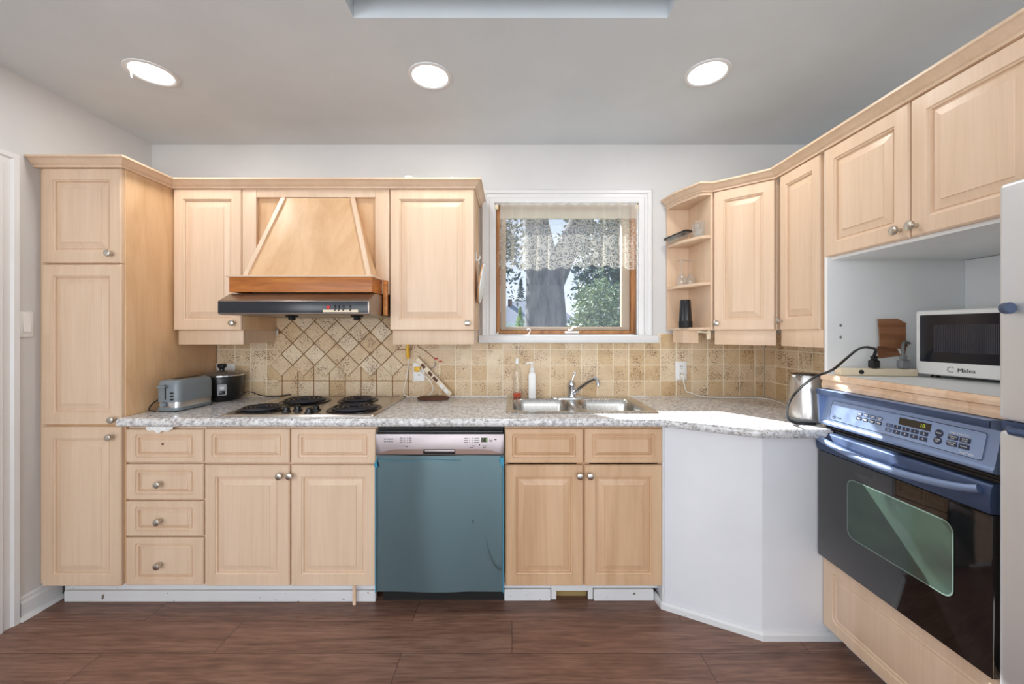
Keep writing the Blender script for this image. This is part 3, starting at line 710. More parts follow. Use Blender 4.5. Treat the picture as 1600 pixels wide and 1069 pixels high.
# sink
sk = thing('kitchen_sink', 'double bowl stainless steel drop-in sink under the window', 'sink', ((SX0+SX1)/2, (SY0+SY1)/2, .912))
t = bmesh.new()
bowls = [(0.002, .325, 1.985, 2.335), (.365, .692, 1.985, 2.335)]
def rr(x0, x1, y0, y1, r, n=6): return [(p[0], p[1]) for p in rrect(x0, x1, y0, y1, 0, r, n, 'xy')]
_, ee = loopedges(t, rr(SX0+.004, SX1-.004, SY0+.004, SY1-.004, .025), .9175)
for bwl in bowls: _, e_ = loopedges(t, rr(*bwl, .07), .9175); ee += e_
bmesh.ops.triangle_fill(t, use_beauty=True, edges=ee)
s_ = MB()._add(t)
s_.loft([[(x, y, .9175) for x, y in rr(SX0+.004, SX1-.004, SY0+.004, SY1-.004, .025)], [(x, y, .9125) for x, y in rr(SX0, SX1, SY0, SY1, .028)]], False, False)
obj('rim', s_, SINKS, sk, world=True)
for x0, x1, y0, y1 in bowls:
    rings = []
    for i_, z, r in ((0, .9175, .07), (.004, .912, .068), (.010, .88, .066), (.018, .78, .06), (.03, .75, .055), (.07, .74, .04), (.12, .738, .02)):
        rings.append([(x, y, z) for x, y in rr(x0+i_, x1-i_, y0+i_, y1-i_, r)])
    bw = obj('bowl', MB().loft(rings, False, True), SINKS, sk, 60, world=True)
    mx_, my_ = (x0+x1)/2, (y0+y1)/2
    obj('drain', MB().lathe([(.04, .7385), (.038, .7415), (.03, .741), (.028, .7395)], (mx_, my_, 0), 20), CHROME, bw, world=True)

# faucet
fc = thing('faucet', 'low single lever chrome faucet behind the double sink', 'faucet', (.357, 2.375, .9178))
obj('deck_plate', MB().lathe([(.125, 0), (.125, .003), (.11, .007), (.07, .011), (.03, .016), (0.001, .017)], (0, 0, 0), 32, sx=1.02, sy=.27), CHROME, fc)
obj('body', MB().lathe([(.024, .008), (.023, .02), (.022, .07), (.024, .078), (.024, .082), (.018, .10), (.008, .108), (.001, .109)], (0, 0, 0), 20), CHROME, fc)
sp_ = MB().tube([(.01, -.014, .03), (.045, -.07, .075), (.085, -.135, .118), (.10, -.16, .13), (.112, -.18, .132), (.116, -.186, .118), (.117, -.188, .10)], [.011, .010, .0105, .012, .013, .012, .011], 12, smooth=1) if False else MB().tube([(.01, -.014, .03), (.045, -.07, .078), (.085, -.135, .122), (.104, -.166, .134), (.116, -.184, .128), (.119, -.189, .10)], .0115, 12, smooth=1)
obj('spout', sp_, CHROME, fc)
obj('lever', MB().tube([(0, -.004, .095), (.010, 0, .13), (.022, .004, .15)], .0055, 10, smooth=1).box(.008, .034, -.008, .012, .149, .155, .002), CHROME, fc)

# soap bottles
sb = thing('soap_bottle', 'clear bottle with a little orange dish soap at the bottom', 'bottle', (PX(808, 2.39), 2.39, .9178))
obj('bottle', MB().lathe([(.024, 0), (.026, .004), (.026, .15), (.022, .175), (.011, .195), (.011, .205)], (0, 0, 0), 20), PLASTICC, sb)
obj('soap', MB().lathe([(.0235, .004), (.0245, .006), (.0245, .028), (.001, .0285)], (0, 0, 0), 20), SOAP, sb)
obj('product_sticker', MB().box(-.0265, -.0255, -.012, .012, .03, .11), mat('orange_sticker', S(236, 130, 50), .4), sb, smooth=0)
obj('cap', MB().lathe([(.013, .203), (.013, .222), (.009, .226), (.007, .236), (.001, .238)], (0, 0, 0), 16), WHITE, sb)
pb = thing('pump_bottle', 'white square pump bottle standing right of the clear soap bottle', 'bottle', (PX(831.5, 2.385), 2.385, .9178))
obj('bottle', MB().loft([[(x, y, z) for x, y in rr(-.022+i_, .022-i_, -.018+i_, .018-i_, .006, 3)] for i_, z in ((.001, 0), (0, .003), (0, .135), (.004, .148), (.009, .152))]), WHITE, pb)
obj('pump', MB().lathe([(.014, .152), (.015, .154), (.015, .178), (.006, .181), (.005, .20), (.009, .202), (.009, .212), (.002, .214)], (0, 0, 0), 16).tube([(0, 0, .208), (-.025, -.004, .209), (-.042, -.006, .201)], .0045, 8, smooth=1), WHITE, pb)

# cooktop
ck = thing('cooktop', 'stainless electric cooktop with four black coil burners', 'cooktop', (-1.015, 2.13, .912))
kx0, kx1, ky0, ky1 = -1.378, -.650, 1.868, 2.425
b = MB().loft([[(x, y, z) for x, y in rr(kx0+i_, kx1-i_, ky0+i_, ky1-i_, .012, 3)] for i_, z in ((0, .9125), (0, .915), (.006, .9215), (.022, .9225), (.026, .9195), (.1, .9195))])
obj('plate', b, STEELH, ck, world=True)
for cx, cy, r_ in ((-1.262, 2.005, .102), (-1.165, 2.235, .122), (-.877, 2.265, .098), (-.80, 2.02, .122)):
    br_ = obj('burner', MB().lathe([(r_+.012, .9205), (r_+.008, .925), (r_, .9235), (r_-.02, .9205), (.01, .9203)], (cx, cy, 0), 40), mat('drip_pan', S(30, 30, 33), .3, .6) if 'drip_pan' not in bpy.data.materials else bpy.data.materials['drip_pan'], ck, world=True)
    pts = [(cx+(.022+(r_-.03)*k/140)*math.cos(k*2*math.pi/140*4.0), cy+(.022+(r_-.03)*k/140)*math.sin(k*2*math.pi/140*4.0), .9325) for k in range(141)]
    obj('coil', MB().tube(pts, .0058, 8), COIL, br_, world=True)
for px, py in ((447.5, 638.5), (465.5, 637), (483, 641), (494, 636.5)):
    Y = (H-.935)*F/(py-CY); x_ = PX(px, Y)
    obj('knob', MB().lathe([(.022, .9197), (.021, .926), (.016, .928), (.015, .942), (.001, .943)], (x_, Y, 0), 16).box(x_-.004, x_+.004, Y-.018, Y+.018, .94, .948, .002), BLACK, ck, world=True)

# toaster
ts = thing('toaster', 'long slot grey toaster with a chrome band beside the pantry', 'toaster', (-1.72, 2.095, .913), R(-4))
def rb(i_, z, wx=.062, ly=.112): return [(x, y, z) for x, y in rr(-wx+i_, wx-i_, -ly+i_, ly-i_, .03, 5)]
obj('base', MB().loft([rb(.006, .002), rb(.0, .006), rb(0, .02)]), TOASTG, ts)
obj('band', MB().loft([rb(.001, .0202), rb(.001, .048)]), CHROME, ts)
obj('shell', MB().loft([rb(.0, .0482), rb(.0, .13), rb(.003, .146), rb(.010, .155), rb(.02, .158)]), TOASTG, ts)
obj('slot_plate', MB().box(-.036, .036, -.09, .09, .158, .1605, .001), STEELH, ts)
obj('slot', MB().box(-.014, .014, -.08, .08, .1606, .162), DARKSLOT, ts, smooth=0)
b = MB().box(-.008, -.002, -.1128, -.1122, .06, .135); sl = obj('lever_slot', b, BLACKM, ts, smooth=0)
obj('lever', MB().box(-.03, .012, -.137, -.1132, .122, .132, .003), TOASTG, sl)
obj('browning_knob', MB().lathe([(.014, 0), (.014, .008), (.011, .012), (.001, .0125)], (0, 0, 0), 16, M=Matrix.Translation((-.012, -.1125, .036)) @ Matrix.Rotation(R(90), 4, 'X')), TOASTG, ts)
for z in (.062, .078, .094): obj('button', MB().box(.022, .038, -.1155, -.1122, z-.004, z+.004, .001), BLACK, ts)
for y in (-.1, .1):
    for x in (-.045, .045): obj('foot', MB().lathe([(.008, -.0005), (.008, .0025)], (x, y, 0), 10), BLACK, ts)
obj('cord', MB().tube([(-.062, .0, .03), (-.085, -.03, .06), (-.10, -.08, .045), (-.095, -.12, .006), (-.05, -.118, .004)], .003, 8, smooth=3), BLACK, ts)

# rice cooker
rc_ = thing('rice_cooker', 'black rice cooker with a glass lid behind the toaster', 'rice cooker', (-1.712, 2.343, .913))
obj('body', MB().lathe([(.075, 0), (.085, .004), (.098, .04), (.106, .09), (.108, .135), (.106, .142)], (0, 0, 0), 40), BLACK, rc_)
obj('rim', MB().lathe([(.106, .1422), (.112, .144), (.112, .149), (.104, .151)], (0, 0, 0), 40), CHROME, rc_)
ld = obj('lid', MB().lathe([(.104, .1512), (.095, .159), (.065, .168), (.03, .174), (.001, .175)], (0, 0, 0), 40), mat('smoky_lid_glass', S(120, 112, 104), .08, .2), rc_)
obj('lid_knob', MB().lathe([(.013, .174), (.012, .182), (.022, .192), (.024, .206), (.02, .212), (.001, .213)], (0, 0, 0), 24), BLACK, ld)
Mf = Matrix.Rotation(R(36), 4, 'Z') @ Matrix.Translation((0, -.103, .07))
cpn = obj('control_panel', MB().rings_xz(.046, .066, .012, [(0, 0, .002, .006), (.002, .002, 0, .006)], 4, Mf @ Matrix.Translation((-.023, -.005, -.033))), mat('silver_panel', S(128, 128, 130), .35, .5), rc_)
obj('switch', MB().box(-.015, .015, -.0075, -.0045, -.026, -.006, .002, M=Mf), BLACK, cpn)
obj('indicator', MB().box(-.010, .010, -.0065, -.0045, .004, .008, .0005, M=Mf).box(-.010, .010, -.0065, -.0045, .014, .018, .0005, M=Mf), WHITE, cpn)
obj('cord', MB().tube([(-1.62, 2.36, .93), (-1.60, 2.38, .955), (-1.57, 2.40, .95), (-1.53, 2.425, .92), (-1.43, 2.435, .9185), (-1.40, 2.438, .924), (-1.36, 2.44, .928)], .0032, 8, smooth=2), BLACK, rc_, world=True)

# outlets
def outlet(name, x, z, label, wd=.07, decora=False):
    o_ = thing(name, label, 'outlet', (x, YB-.0078, z))
    obj('plate', MB().box(-wd/2, wd/2, -.006, 0, -.057, .057, .0025), WHITE, o_)
    for dx in ((-.023,) if decora else (0,)):
        for dz in (.022, -.022):
            s2 = obj('socket', MB().lathe([(.0165, 0), (.0165, .002), (.001, .0022)], (0, 0, 0), 20, M=Matrix.Translation((dx, -.006, dz)) @ Matrix.Rotation(R(90), 4, 'X')), WHITE, o_)
            obj('slots', MB().box(dx-.007, dx-.004, -.0086, -.0081, dz, dz+.009).box(dx+.004, dx+.007, -.0086, -.0081, dz, dz+.008).box(dx-.002, dx+.002, -.0086, -.0081, dz-.009, dz-.005), DARKSLOT, s2, smooth=0)
    if decora: obj('rocker', MB().box(.008, .04, -.009, -.006, -.033, .033, .002), WHITE, o_)
    return o_
outlet('wall_outlet', PX(355, YB), PZ(581, YB)-.005, 'double gang outlet and switch plate behind the rice cooker', .115, True)
outlet('wall_outlet', PX(655.5, YB), PZ(581, YB), 'white duplex outlet with a yellow plug left of the window')
outlet('wall_outlet', PX(1063, YB), PZ(579, YB), 'white duplex outlet with a white plug right of the sink')
wy = YB-.0165
# yellow plug, extension lead, wires
x_, z_ = PX(654, YB), PZ(576.5, YB)
kl = thing('extension_lead', 'white cord looping from a yellow plug up to a yellow connector', 'cord', (x_, wy, z_))
obj('plug', MB().box(x_-.019, x_+.019, wy-.024, wy, z_-.015, z_+.015, .005), YELLOW, kl, world=True)
e_ = lambda px, py, d=0: (PX(px, YB-.04), YB-.04-d, max(.9168, PZ(py, YB-.04)))
w_ = lambda px, py: (PX(px, YB-.018), YB-.018, PZ(py, YB-.018))
obj('cord', MB().tube([e_(655, 578), e_(663, 586, .02), e_(674, 594, .03), e_(679, 606, .03), e_(674, 616, .02), e_(664, 622, .01), e_(650, 625, .01), e_(637, 622, .01), e_(630, 615), e_(632, 603), e_(636, 588), e_(638, 570), e_(638, 560)], .0032, 8, smooth=2), PINKW, kl, world=True)
obj('connector', MB().tube([e_(638, 561), e_(637, 552), e_(636.5, 545), e_(638.5, 534)], [.008, .012, .010, .011], 10, smooth=1), YELLOW, kl, world=True)
# under-cabinet strip light leaning on the wall
dA, dB = Vector(e_(651, 560)), Vector((PX(704, YB-.045), YB-.045, .9145+.012))
lv = (dA-dB); ln = lv.length; ang = math.atan2(lv.x, lv.z)
us = thing('light_strip', 'cream open strip light fixture leaning diagonally against the tiles', 'light fixture', tuple(dB), 0)
Ml = Matrix.Rotation(ang, 4, 'Y')
obj('body', MB().box(-.016, .016, -.010, .010, 0, ln, .006, M=Ml), CREAM, us)
for a_, b_, m_ in ((.02, .05, PAPER), (.058, .085, PAPER), (.11, .145, BROWN), (.155, .185, BROWN), (.215, .245, BROWN)):
    obj('cutout', MB().box(-.009, .009, -.0125, -.0105, a_*ln/.29, b_*ln/.29, .001, M=Ml), m_, us)
wl = thing('wire_bundle', 'loose thin wires with red connectors hanging below the wall cabinet', 'wire', w_(680, 560))
obj('wire', MB().tube([w_(652, 536), w_(653, 542), w_(660, 546), w_(668, 551), w_(680, 562)], .0016, 6, smooth=2), BROWN, wl, world=True)
obj('wire', MB().tube([w_(680, 565), w_(680, 572), w_(675, 576), w_(668, 577)], .0022, 6, smooth=2), GREY, wl, world=True)
for p in (w_(681, 560.5), w_(688, 565)): obj('connector', MB().box(p[0]-.010, p[0]+.010, p[1]-.005, p[1]+.005, p[2]-.005, p[2]+.005, .003), RED, wl, world=True)
tv = tag(obj('trivet', MB().lathe([(.09, 0), (.094, .003), (.094, .010), (.088, .014), (.001, .0135)], (0, 0, 0), 36, sy=.6), BROWN), 'round dark brown cork trivet lying under the leaning strip light', 'trivet'); tv.location = (PX(677, 2.36), 2.36, .913)

# kettle
kt = thing('electric_kettle', 'brushed stainless electric kettle on its base at the counter end', 'kettle', (1.338, 1.802, .9125), R(20))
obj('power_base', MB().lathe([(.078, 0), (.08, .004), (.08, .012), (.076, .016)], (0, 0, 0), 36), GREY, kt)
obj('body', MB().lathe([(.075, .0165), (.076, .03), (.0755, .05), (.070, .13), (.062, .19), (.058, .206)], (0, 0, 0), 40), STEEL, kt)
obj('lid', MB().lathe([(.058, .2062), (.05, .212), (.02, .214), (.001, .214)], (0, 0, 0), 32), BLACK, kt)
obj('spout', MB().loft([[(-.05, -.016, .165), (-.05, .016, .165), (-.05, .02, .205), (-.05, -.02, .205)], [(-.082, -.006, .199), (-.082, .006, .199), (-.084, .009, .208), (-.084, -.009, .208)]]), STEEL, kt)
obj('handle', MB().tube([(.054, 0, .198), (.085, 0, .20), (.103, 0, .17), (.102, 0, .10), (.093, 0, .06), (.074, 0, .045)], .0085, 10, smooth=2), CREAM, kt)
Mw = Matrix.Rotation(R(48), 4, 'Z')
obj('water_gauge', MB().rings_xz(.02, .10, .006, [(0, 0, .001, .009), (.002, .002, 0, .008)], 4, Mw @ Matrix.Translation((-.01, -.0765, .062))), mat('gauge_plastic', S(206, 196, 180), .3), kt)
obj('badge', MB().box(-.016, .016, -.0775, -.0745, .026, .038, .001, M=Mw), BLACK, kt)

# white plug and cord to the kettle
e2_ = lambda px, py, Y=YB-.03: (PX(px, Y), Y, PZ(py, Y))
x_, z_ = PX(1063, YB), PZ(586.5, YB)
cz = .9165
kc = obj('cord', MB().tube([(x_, YB-.04, z_-.01), (x_+.006, YB-.04, z_-.05), (x_+.02, YB-.04, z_-.10), (PX(1078, 2.42), 2.42, .945), (PX(1095, 2.41), 2.41, cz+.004), (PX(1125, 2.39), 2.39, cz), (PX(1165, 2.40), 2.40, cz), (PX(1195, 2.38), 2.38, cz), (PX(1220, 2.24), 2.24, cz), (PX(1237, 2.05), 2.05, cz), (PX(1250, 1.93), 1.93, cz)], .0034, 8, smooth=2), PINKW, kt, world=True)
obj('plug', MB().box(x_-.013, x_+.013, YB-.045, YB-.0165, z_-.015, z_+.011, .005), PINKW, kc, world=True)

# ------------------------------------------------------------------ corner shelf and right-hand cabinets
sh = thing('corner_shelf', 'open maple end shelf with angled shelves right of the window', 'shelf', (.955, YB-.004, ZU0))
spoly = [(.957, YB-.004), (.981, 2.33), (1.045, 2.192), (1.094, 2.186), (1.094, YB-.004)]
obj('back_panel', MB().box(.957, 1.0935, YB-.012, YB-.0042, ZU0, ZU1), MAPLE, sh, smooth=0, world=True)
obj('side_panel', MB().box(1.094, 1.1045, 2.186, YB-.004, ZU0, ZU1), MAPLE, sh, smooth=0, world=True)
sp2 = [(.957, YB-.0125), (.981, 2.33), (1.045, 2.192), (1.0935, 2.186), (1.0935, YB-.0125)]
zs = [ZU0, PZ(448, 2.33)-.008, PZ(379, 2.33)-.008]
for z in zs: obj('shelf_board', MB().prism(sp2, 'z', z, z+.016, bev=.0012), MAPLE, sh, world=True)
obj('top_board', MB().prism(sp2, 'z', ZU1-.016, ZU1), MAPLE, sh, smooth=0, world=True)
obj('light_valance', MB().loft([[(x, y, z) for x, y in ((.975, 2.40), (.998, 2.315), (1.05, 2.235), (1.05, 2.25), (1.012, 2.318), (.989, 2.40))] for z in (ZU0-.072, ZU0-.0005)]), MAPLE, sh, smooth=0, world=True)
obj('hinge', MB().box(1.083, 1.103, 2.2, 2.215, ZU0-.05, ZU0-.001, .003).tube([(1.03, 2.20, ZU0-.008), (1.09, 2.20, ZU0-.012)], .005, 8), CREAM, sh, world=True)

cc = thing('corner_wall_cabinet', 'maple wall cabinet set diagonally across the corner', 'cabinet', (1.108, 2.19, ZU0))
A_, B_ = Vector((1.108, 2.190)), Vector((1.329, 1.990)); dl = (B_-A_).length; aa = math.atan2(B_.y-A_.y, B_.x-A_.x)
nrm = Vector((-math.sin(aa), math.cos(aa)))
q1, q2 = A_+nrm*.0205, B_+nrm*.0205
obj('body', MB().prism([(1.1055, q1.y+.004), (q1.x, q1.y), (q2.x-.003, q2.y), (XT-.002, q2.y+.002), (XT-.002, YB-.004), (1.1055, YB-.004)], 'z', ZU0, ZU1), MAPLE, cc, smooth=0, world=True)
M_ = Matrix.Rotation(aa, 4, 'Z'); hh = ZU1-ZU0
d = obj('door', MB().rings_xz(dl-.012, hh, .02, DOORP, 1, M_ @ Matrix.Translation((.004, 0, 0))), MAPLE, cc, 25)
kb = MB(); seg = 20; kb.loft([[(.022+r*math.cos(2*math.pi*i/seg), dd_, .038+r*math.sin(2*math.pi*i/seg)) for i in range(seg)] for r, dd_ in KN], M=M_); obj('knob', kb, NICKEL, d, 40)
obj('light_valance', MB().box(.006, dl-.006, .014, .03, -.078, -.0005, .001, M=M_), MAPLE, cc)

nc = thing('wall_cabinet', 'narrow maple wall cabinet between the corner cabinet and the oven tower', 'cabinet', (XO, 1.970, ZU0), R(-90))
NW = 1.970-1.70
obj('body', MB().box(.012, NW, .0205, XT-XO-.002, 0, hh), MAPLE, nc, smooth=0)
d = front(nc, 'door', .002, NW-.016, 0, hh, [(ix*.8, iz, dy, r) for ix, iz, dy, r in DOORP]); knob(d, .018, .045)
obj('light_valance', MB().box(.004, NW, .006, .022, -.078, -.0005, .001), MAPLE, nc)

# oven tower
TY0, TY1 = 1.692, .955; TW = TY0-TY1; OZ = 1.634
tw = thing('oven_tower', 'maple tower holding the wall oven, microwave niche and two upper doors', 'cabinet', (XO, TY0, 0), R(-90))
TD = XR-XO-.006
obj('side_panel', MB().box(0, .016, .004, TD, .068, ZU1, .001), MELA, tw)
obj('side_panel', MB().box(TW-.016, TW, .004, TD, .068, ZU1, .001), MELA, tw)
obj('niche_back', MB().box(.0165, TW-.0165, TD-.012, TD, 1.13, OZ-.02), MELA, tw, smooth=0)
obj('niche_floor', MB().box(.0165, TW-.0165, .012, TD-.0125, 1.118, 1.134), MELA, tw, smooth=0)
obj('niche_ceiling', MB().box(.0165, TW-.0165, .0205, TD, OZ-.018, OZ-.0005), MELA, tw, smooth=0)
obj('upper_body', MB().box(.0165, TW-.0165, .0205, TD, OZ, ZU1), MAPLE, tw, smooth=0)
dm = TY0-1.3265
d = front(tw, 'door', .002, dm-.002, OZ-.006, ZU1, DOORP); knob(d, TY0-1.357, PZ(360.5, 1.36)-.0)
d = front(tw, 'door', dm+.003, TW-.003, OZ-.006, ZU1, DOORP); knob(d, TY0-1.302, PZ(352, 1.30))
lp_ = [(.012, 1.076), (-.004, 1.076), (-.006, 1.092), (-.002, 1.100), (-.002, 1.108), (-.010, 1.112), (-.010, 1.124), (-.004, 1.134), (.012, 1.134)]
obj('ledge', MB().prism(lp_, 'x', -.004, TW), RAW, tw, smooth=0)
obj('bottom_panel', MB().rings_xz(TW-.004, .296, .018, [(0, 0, .004, .003), (.004, .004, 0, .003), (.05, .045, 0, .02), (.053, .048, .005, .02), (.058, .053, .005, .02), (.062, .057, .001, .018), (.066, .061, .001, .018), (.070, .065, .004, .015), (.078, .073, .001, .012)], 5, Matrix.Translation((.0, -.004, .068))), MAPLE, tw, 25)
obj('stile', MB().box(.0, .008, -.003, .0035, .37, 1.075), MAPLE, tw, smooth=0)
obj('plinth', MB().box(.03, TW, .07, .085, 0, .0675), TRIM, tw, smooth=0)
for z in (1.34, 1.29): obj('screw_cap', MB().lathe([(.006, 0), (.004, .002), (.001, .002)], (0, 0, 0), 10, M=Matrix.Translation((.0162, .06, z)) @ Matrix.Rotation(R(90), 4, 'Y')), GREY, tw)

# wall oven
ov = thing('wall_oven', 'built-in wall oven with a steel control panel coloured blue by reflected sky and black glass door', 'oven', (XO, TY0-.009, .37), R(-90))
OW = .612
zz = lambda z: z-.37
obj('body', MB().box(.006, OW, .006, .5, zz(.372), zz(1.07)), BLACKM, ov, smooth=0)
op = [(.0055, 1.074), (-.036, 1.074), (-.038, 1.066), (-.036, 1.052), (-.004, 1.044), (-.024, .945), (-.030, .938), (-.030, .930), (-.02, .925), (.0055, .925)]
cpo = obj('control_panel', MB().prism([(y, zz(z)) for y, z in op], 'x', .0, OW, bev=.0012), BLUES, ov)
obj('cheek', MB().prism([(y, zz(z)) for y, z in ((-.005, 1.046), (-.035, 1.052), (-.029, .936), (-.02, .93))], 'x', -.0005, .010), BLUES, ov)
obj('top_bar', MB().box(-.001, OW+.001, -.041, -.0365, zz(1.052), zz(1.073), .0015), BLUED, ov)
# tilted face frame: u along x, v up the slope
p0, p1 = Vector((0, -.0242, zz(.946))), Vector((0, -.0042, zz(1.043))); sv = (p1-p0); sl_ = sv.length; sv.normalize()
nv_ = Vector((1, 0, 0)).cross(sv)
Mt = Matrix(((1, 0, 0, p0.x), (0, nv_.y, sv.y, p0.y), (0, nv_.z, sv.z, p0.z), (0, 0, 0, 1)))
Mt = Matrix(((1, 0, 0, 0), (0, -nv_.y, sv.y, p0.y), (0, -nv_.z, sv.z, p0.z), (0, 0, 0, 1)))   # local y = into the panel
gx0, gx1, gz0, gz1 = .05, OW-.03, .008, sl_-.012
gp = obj('display_glass', MB().loft([rrect(gx0, gx1, gz0, gz1, yy, .008, 4) for yy in (.0, -.0012)], M=Mt), mat('blue_grey_glass', S(150, 172, 210), .25, .25), cpo)
b = MB()
for a_, e_b in ((0, .0013),):
    o1 = rrect(gx0, gx1, gz0, gz1, -.0014, .008, 4); o2 = rrect(gx0+e_b, gx1-e_b, gz0+e_b, gz1-e_b, -.0014, .007, 4)
    b.loft([o1, o2], False, False, M=Mt)
obj('outline', b, DARKSLOT, cpo, smooth=0)
# map photo px on the panel to local u (approx): Y from px
def U(px): return (TY0-.009) - (XO+.02-.0)*F/(px-CX)
def btn(x, v, wd, hg, m, r=.002): return obj('button', MB().loft([rrect(x-wd/2, x+wd/2, v-hg/2, v+hg/2, yy, r, 3) for yy in (-.0012, -.003)], M=Mt), m, gp)
BTN = mat('navy_button', S(44, 54, 78), .35); BTNL = mat('slate_button', S(92, 108, 140), .35)
MT = lambda x, v: Mt @ Matrix.Translation((x, -.0031, v)) @ Matrix.Rotation(R(90), 4, 'X')
vt, vb_ = .047, .028
u0 = .19
for r_ in range(2):
    for i in range(4):
        k_ = btn(.185+i*.027, .058-r_*.017, .020, .012, BTNL if r_ == 0 else BTN)
        obj('caption', MB().box(.185+i*.027-.007, .185+i*.027+.007, -.0036, -.0029, .058-r_*.017-.0005, .058-r_*.017+.002, M=Mt).box(.185+i*.027-.005, .185+i*.027+.005, -.0036, -.0029, .058-r_*.017-.004, .058-r_*.017-.002, M=Mt), WHITE, k_, smooth=0)
dg_ = [('1', '2', '3', '4', '5'), ('6', '7', '8', '9', '0')]
for r_ in range(2):
    for i in range(5):
        x_ = .305+i*.029; k_ = btn(x_, .043-r_*.017, .023, .0125, BTNL if i == 0 else BTN)
        obj('numeral', text_mb(dg_[r_][i], .009, MT(x_, .043-r_*.017)), WHITE, k_, smooth=0)
ds = obj('display', MB().loft([rrect(.335, .437, .054, .078, yy, .001, 2) for yy in (-.0012, -.0022)], M=Mt), DISPLAY, gp, smooth=0)
obj('digits', text_mb('10', .016, MT(.412, .066) @ Matrix.Translation((0, 0, -.0008))), LEDY, ds, smooth=0)
for v, s1 in ((.056, ('START',)), (.033, ('CLEAR', 'OFF'))):
    k_ = obj('round_button', MB().lathe([(.0115, 0), (.0115, .0018), (.001, .002)], (0, 0, 0), 24, M=Mt @ Matrix.Translation((.463, -.0012, v)) @ Matrix.Rotation(R(90), 4, 'X')), BTN, gp)
    tm = MB()
    for q, tx in enumerate(s1): text_mb(tx, .0055, MT(.463, v + (.003-.006*q if len(s1) > 1 else 0)) @ Matrix.Translation((0, 0, .0004)), tm)
    obj('caption', tm, WHITE, k_, smooth=0)
for x_, v, s1 in ((.502, .053, ('COOKING', 'TIME')), (.534, .053, ('DELAY', 'START')), (.502, .034, ('KITCHEN', 'TIMER')), (.534, .034, ('CLOCK',))):
    k_ = btn(x_, v, .027, .0145, BTN); tm = MB()
    for q, tx in enumerate(s1): text_mb(tx, .0052, MT(x_, v + (.0028-.0058*q if len(s1) > 1 else 0)), tm)
    obj('caption', tm, WHITE, k_, smooth=0)
obj('caption', text_mb('TIMER CONTROLS', .0065, MT(.518, .0665) @ Matrix.Translation((0, 0, -.0015))), WHITE, gp, smooth=0)
obj('caption', text_mb('TrueTemp', .0085, MT(.543, .0165) @ Matrix.Translation((0, 0, -.0015))), WHITE, gp, smooth=0)
lg = MB(); lg.loft([[(.074+r*math.cos(2*math.pi*i/24), -.0018, .022+r*math.sin(2*math.pi*i/24)) for i in range(24)] for r in (.0085, .0072)], False, False, M=Mt); text_mb('GE', .008, MT(.074, .022) @ Matrix.Translation((0, 0, -.0014)), lg); text_mb('Profile', .0065, MT(.099, .022) @ Matrix.Translation((0, 0, -.0014)), lg)
obj('emblem', lg, DARKSLOT, gp, smooth=0)
# vent and door
b = MB().box(.012, OW, -.004, .0055, zz(.899), zz(.924)); vn = obj('vent', b, BLACKM, ov, smooth=0)
obj('louvre', MB().box(.014, OW-.002, -.012, -.0045, zz(.906), zz(.910)).box(.014, OW-.002, -.010, -.0045, zz(.916), zz(.919)), BLACK, vn, smooth=0)
od = obj('door', MB().box(-.001, OW, -.030, .0055, zz(.372), zz(.815), .003), BLACKGLASS, ov)
hbn = [(-.0305, .897), (-.033, .875)]
b = MB().prism([(y, zz(z)) for y, z in ((.0055, .898), (-.026, .898), (-.032, .893), (-.038, .868), (-.038, .845), (-.034, .818), (.0055, .816))], 'x', -.001, OW, bev=.002)
db = obj('door_band', b, BLUED, ov)
hp = []
for i in range(25):
    u = i/24; s3 = math.sin(math.pi*u)
    hp.append((.012+u*(OW-.03), -.046-.022*s3**.5, zz(.882-.030*s3**.7)))
b = MB(); b.tube(hp, .012, 10)
obj('handle', b, BLUES, db, 60)
ow0, ow1, oz0, oz1 = TY0-.009-1.535, TY0-.009-1.165, zz(.522), zz(.750)
gwin = obj('window', MB().loft([rrect(ow0, ow1, oz0, oz1, yy, .03, 6) for yy in (-.0302, -.0318)]), OVENWIN, od, smooth=0)
o1 = rrect(ow0, ow1, oz0, oz1, -.0320, .03, 6); o2 = rrect(ow0+.004, ow1-.004, oz0+.004, oz1-.004, -.0320, .027, 6)
obj('window_border', MB().loft([o1, o2], False, False), mat('window_border_grey', S(104, 122, 114), .3), gwin, smooth=0)

# microwave in the niche
yaw = R(-90+11)
mwv = thing('microwave', 'white microwave with a black door window in the niche above the oven', 'microwave', (1.618, 1.592, 1.1345), yaw)
MW_, MH, MD = .43, .262, .215
obj('body', MB().box(0, MW_, .018, MD, .012, MH, .006), WHITE, mwv)
mf = obj('front_frame', MB().rings_xz(MW_, MH-.012, .0175, [(0, 0, .006, .008), (.004, .004, 0, .008), (.016, .0, 0, .004)][:2], 4, Matrix.Translation((0, 0, .012))), WHITE, mwv)
wg = obj('door_window', MB().loft([rrect(.016, .31, .062, MH-.018, yy, .004, 3) for yy in (-.0002, -.0016)]), mat('microwave_glass', S(34, 36, 44), .1), mwv, smooth=0)
b = MB()
for i in range(46): b.box(.062+i*.0052, .0645+i*.0052, -.0022, -.0017, .10, .205)
obj('mesh_screen', b, mat('screen_grey', S(66, 68, 76), .35), wg, smooth=0)
lgm = text_mb('Midea', .021, Matrix.Translation((.156, -.0006, .036)) @ Matrix.Rotation(R(90), 4, 'X'))
lgm.loft([[(.112+r*math.cos(R(a_)), -.0008, .037+r*math.sin(R(a_))) for a_ in range(40, 321, 14)] for r in (.0105, .0088)], False, False, cyc=False)
obj('logo', lgm, BLACK, mf, smooth=0)
obj('control_side', MB().box(.318, MW_-.012, -.0012, -.0002, .03, MH-.02), mat('panel_pale', S(215, 215, 212), .4), mwv, smooth=0)
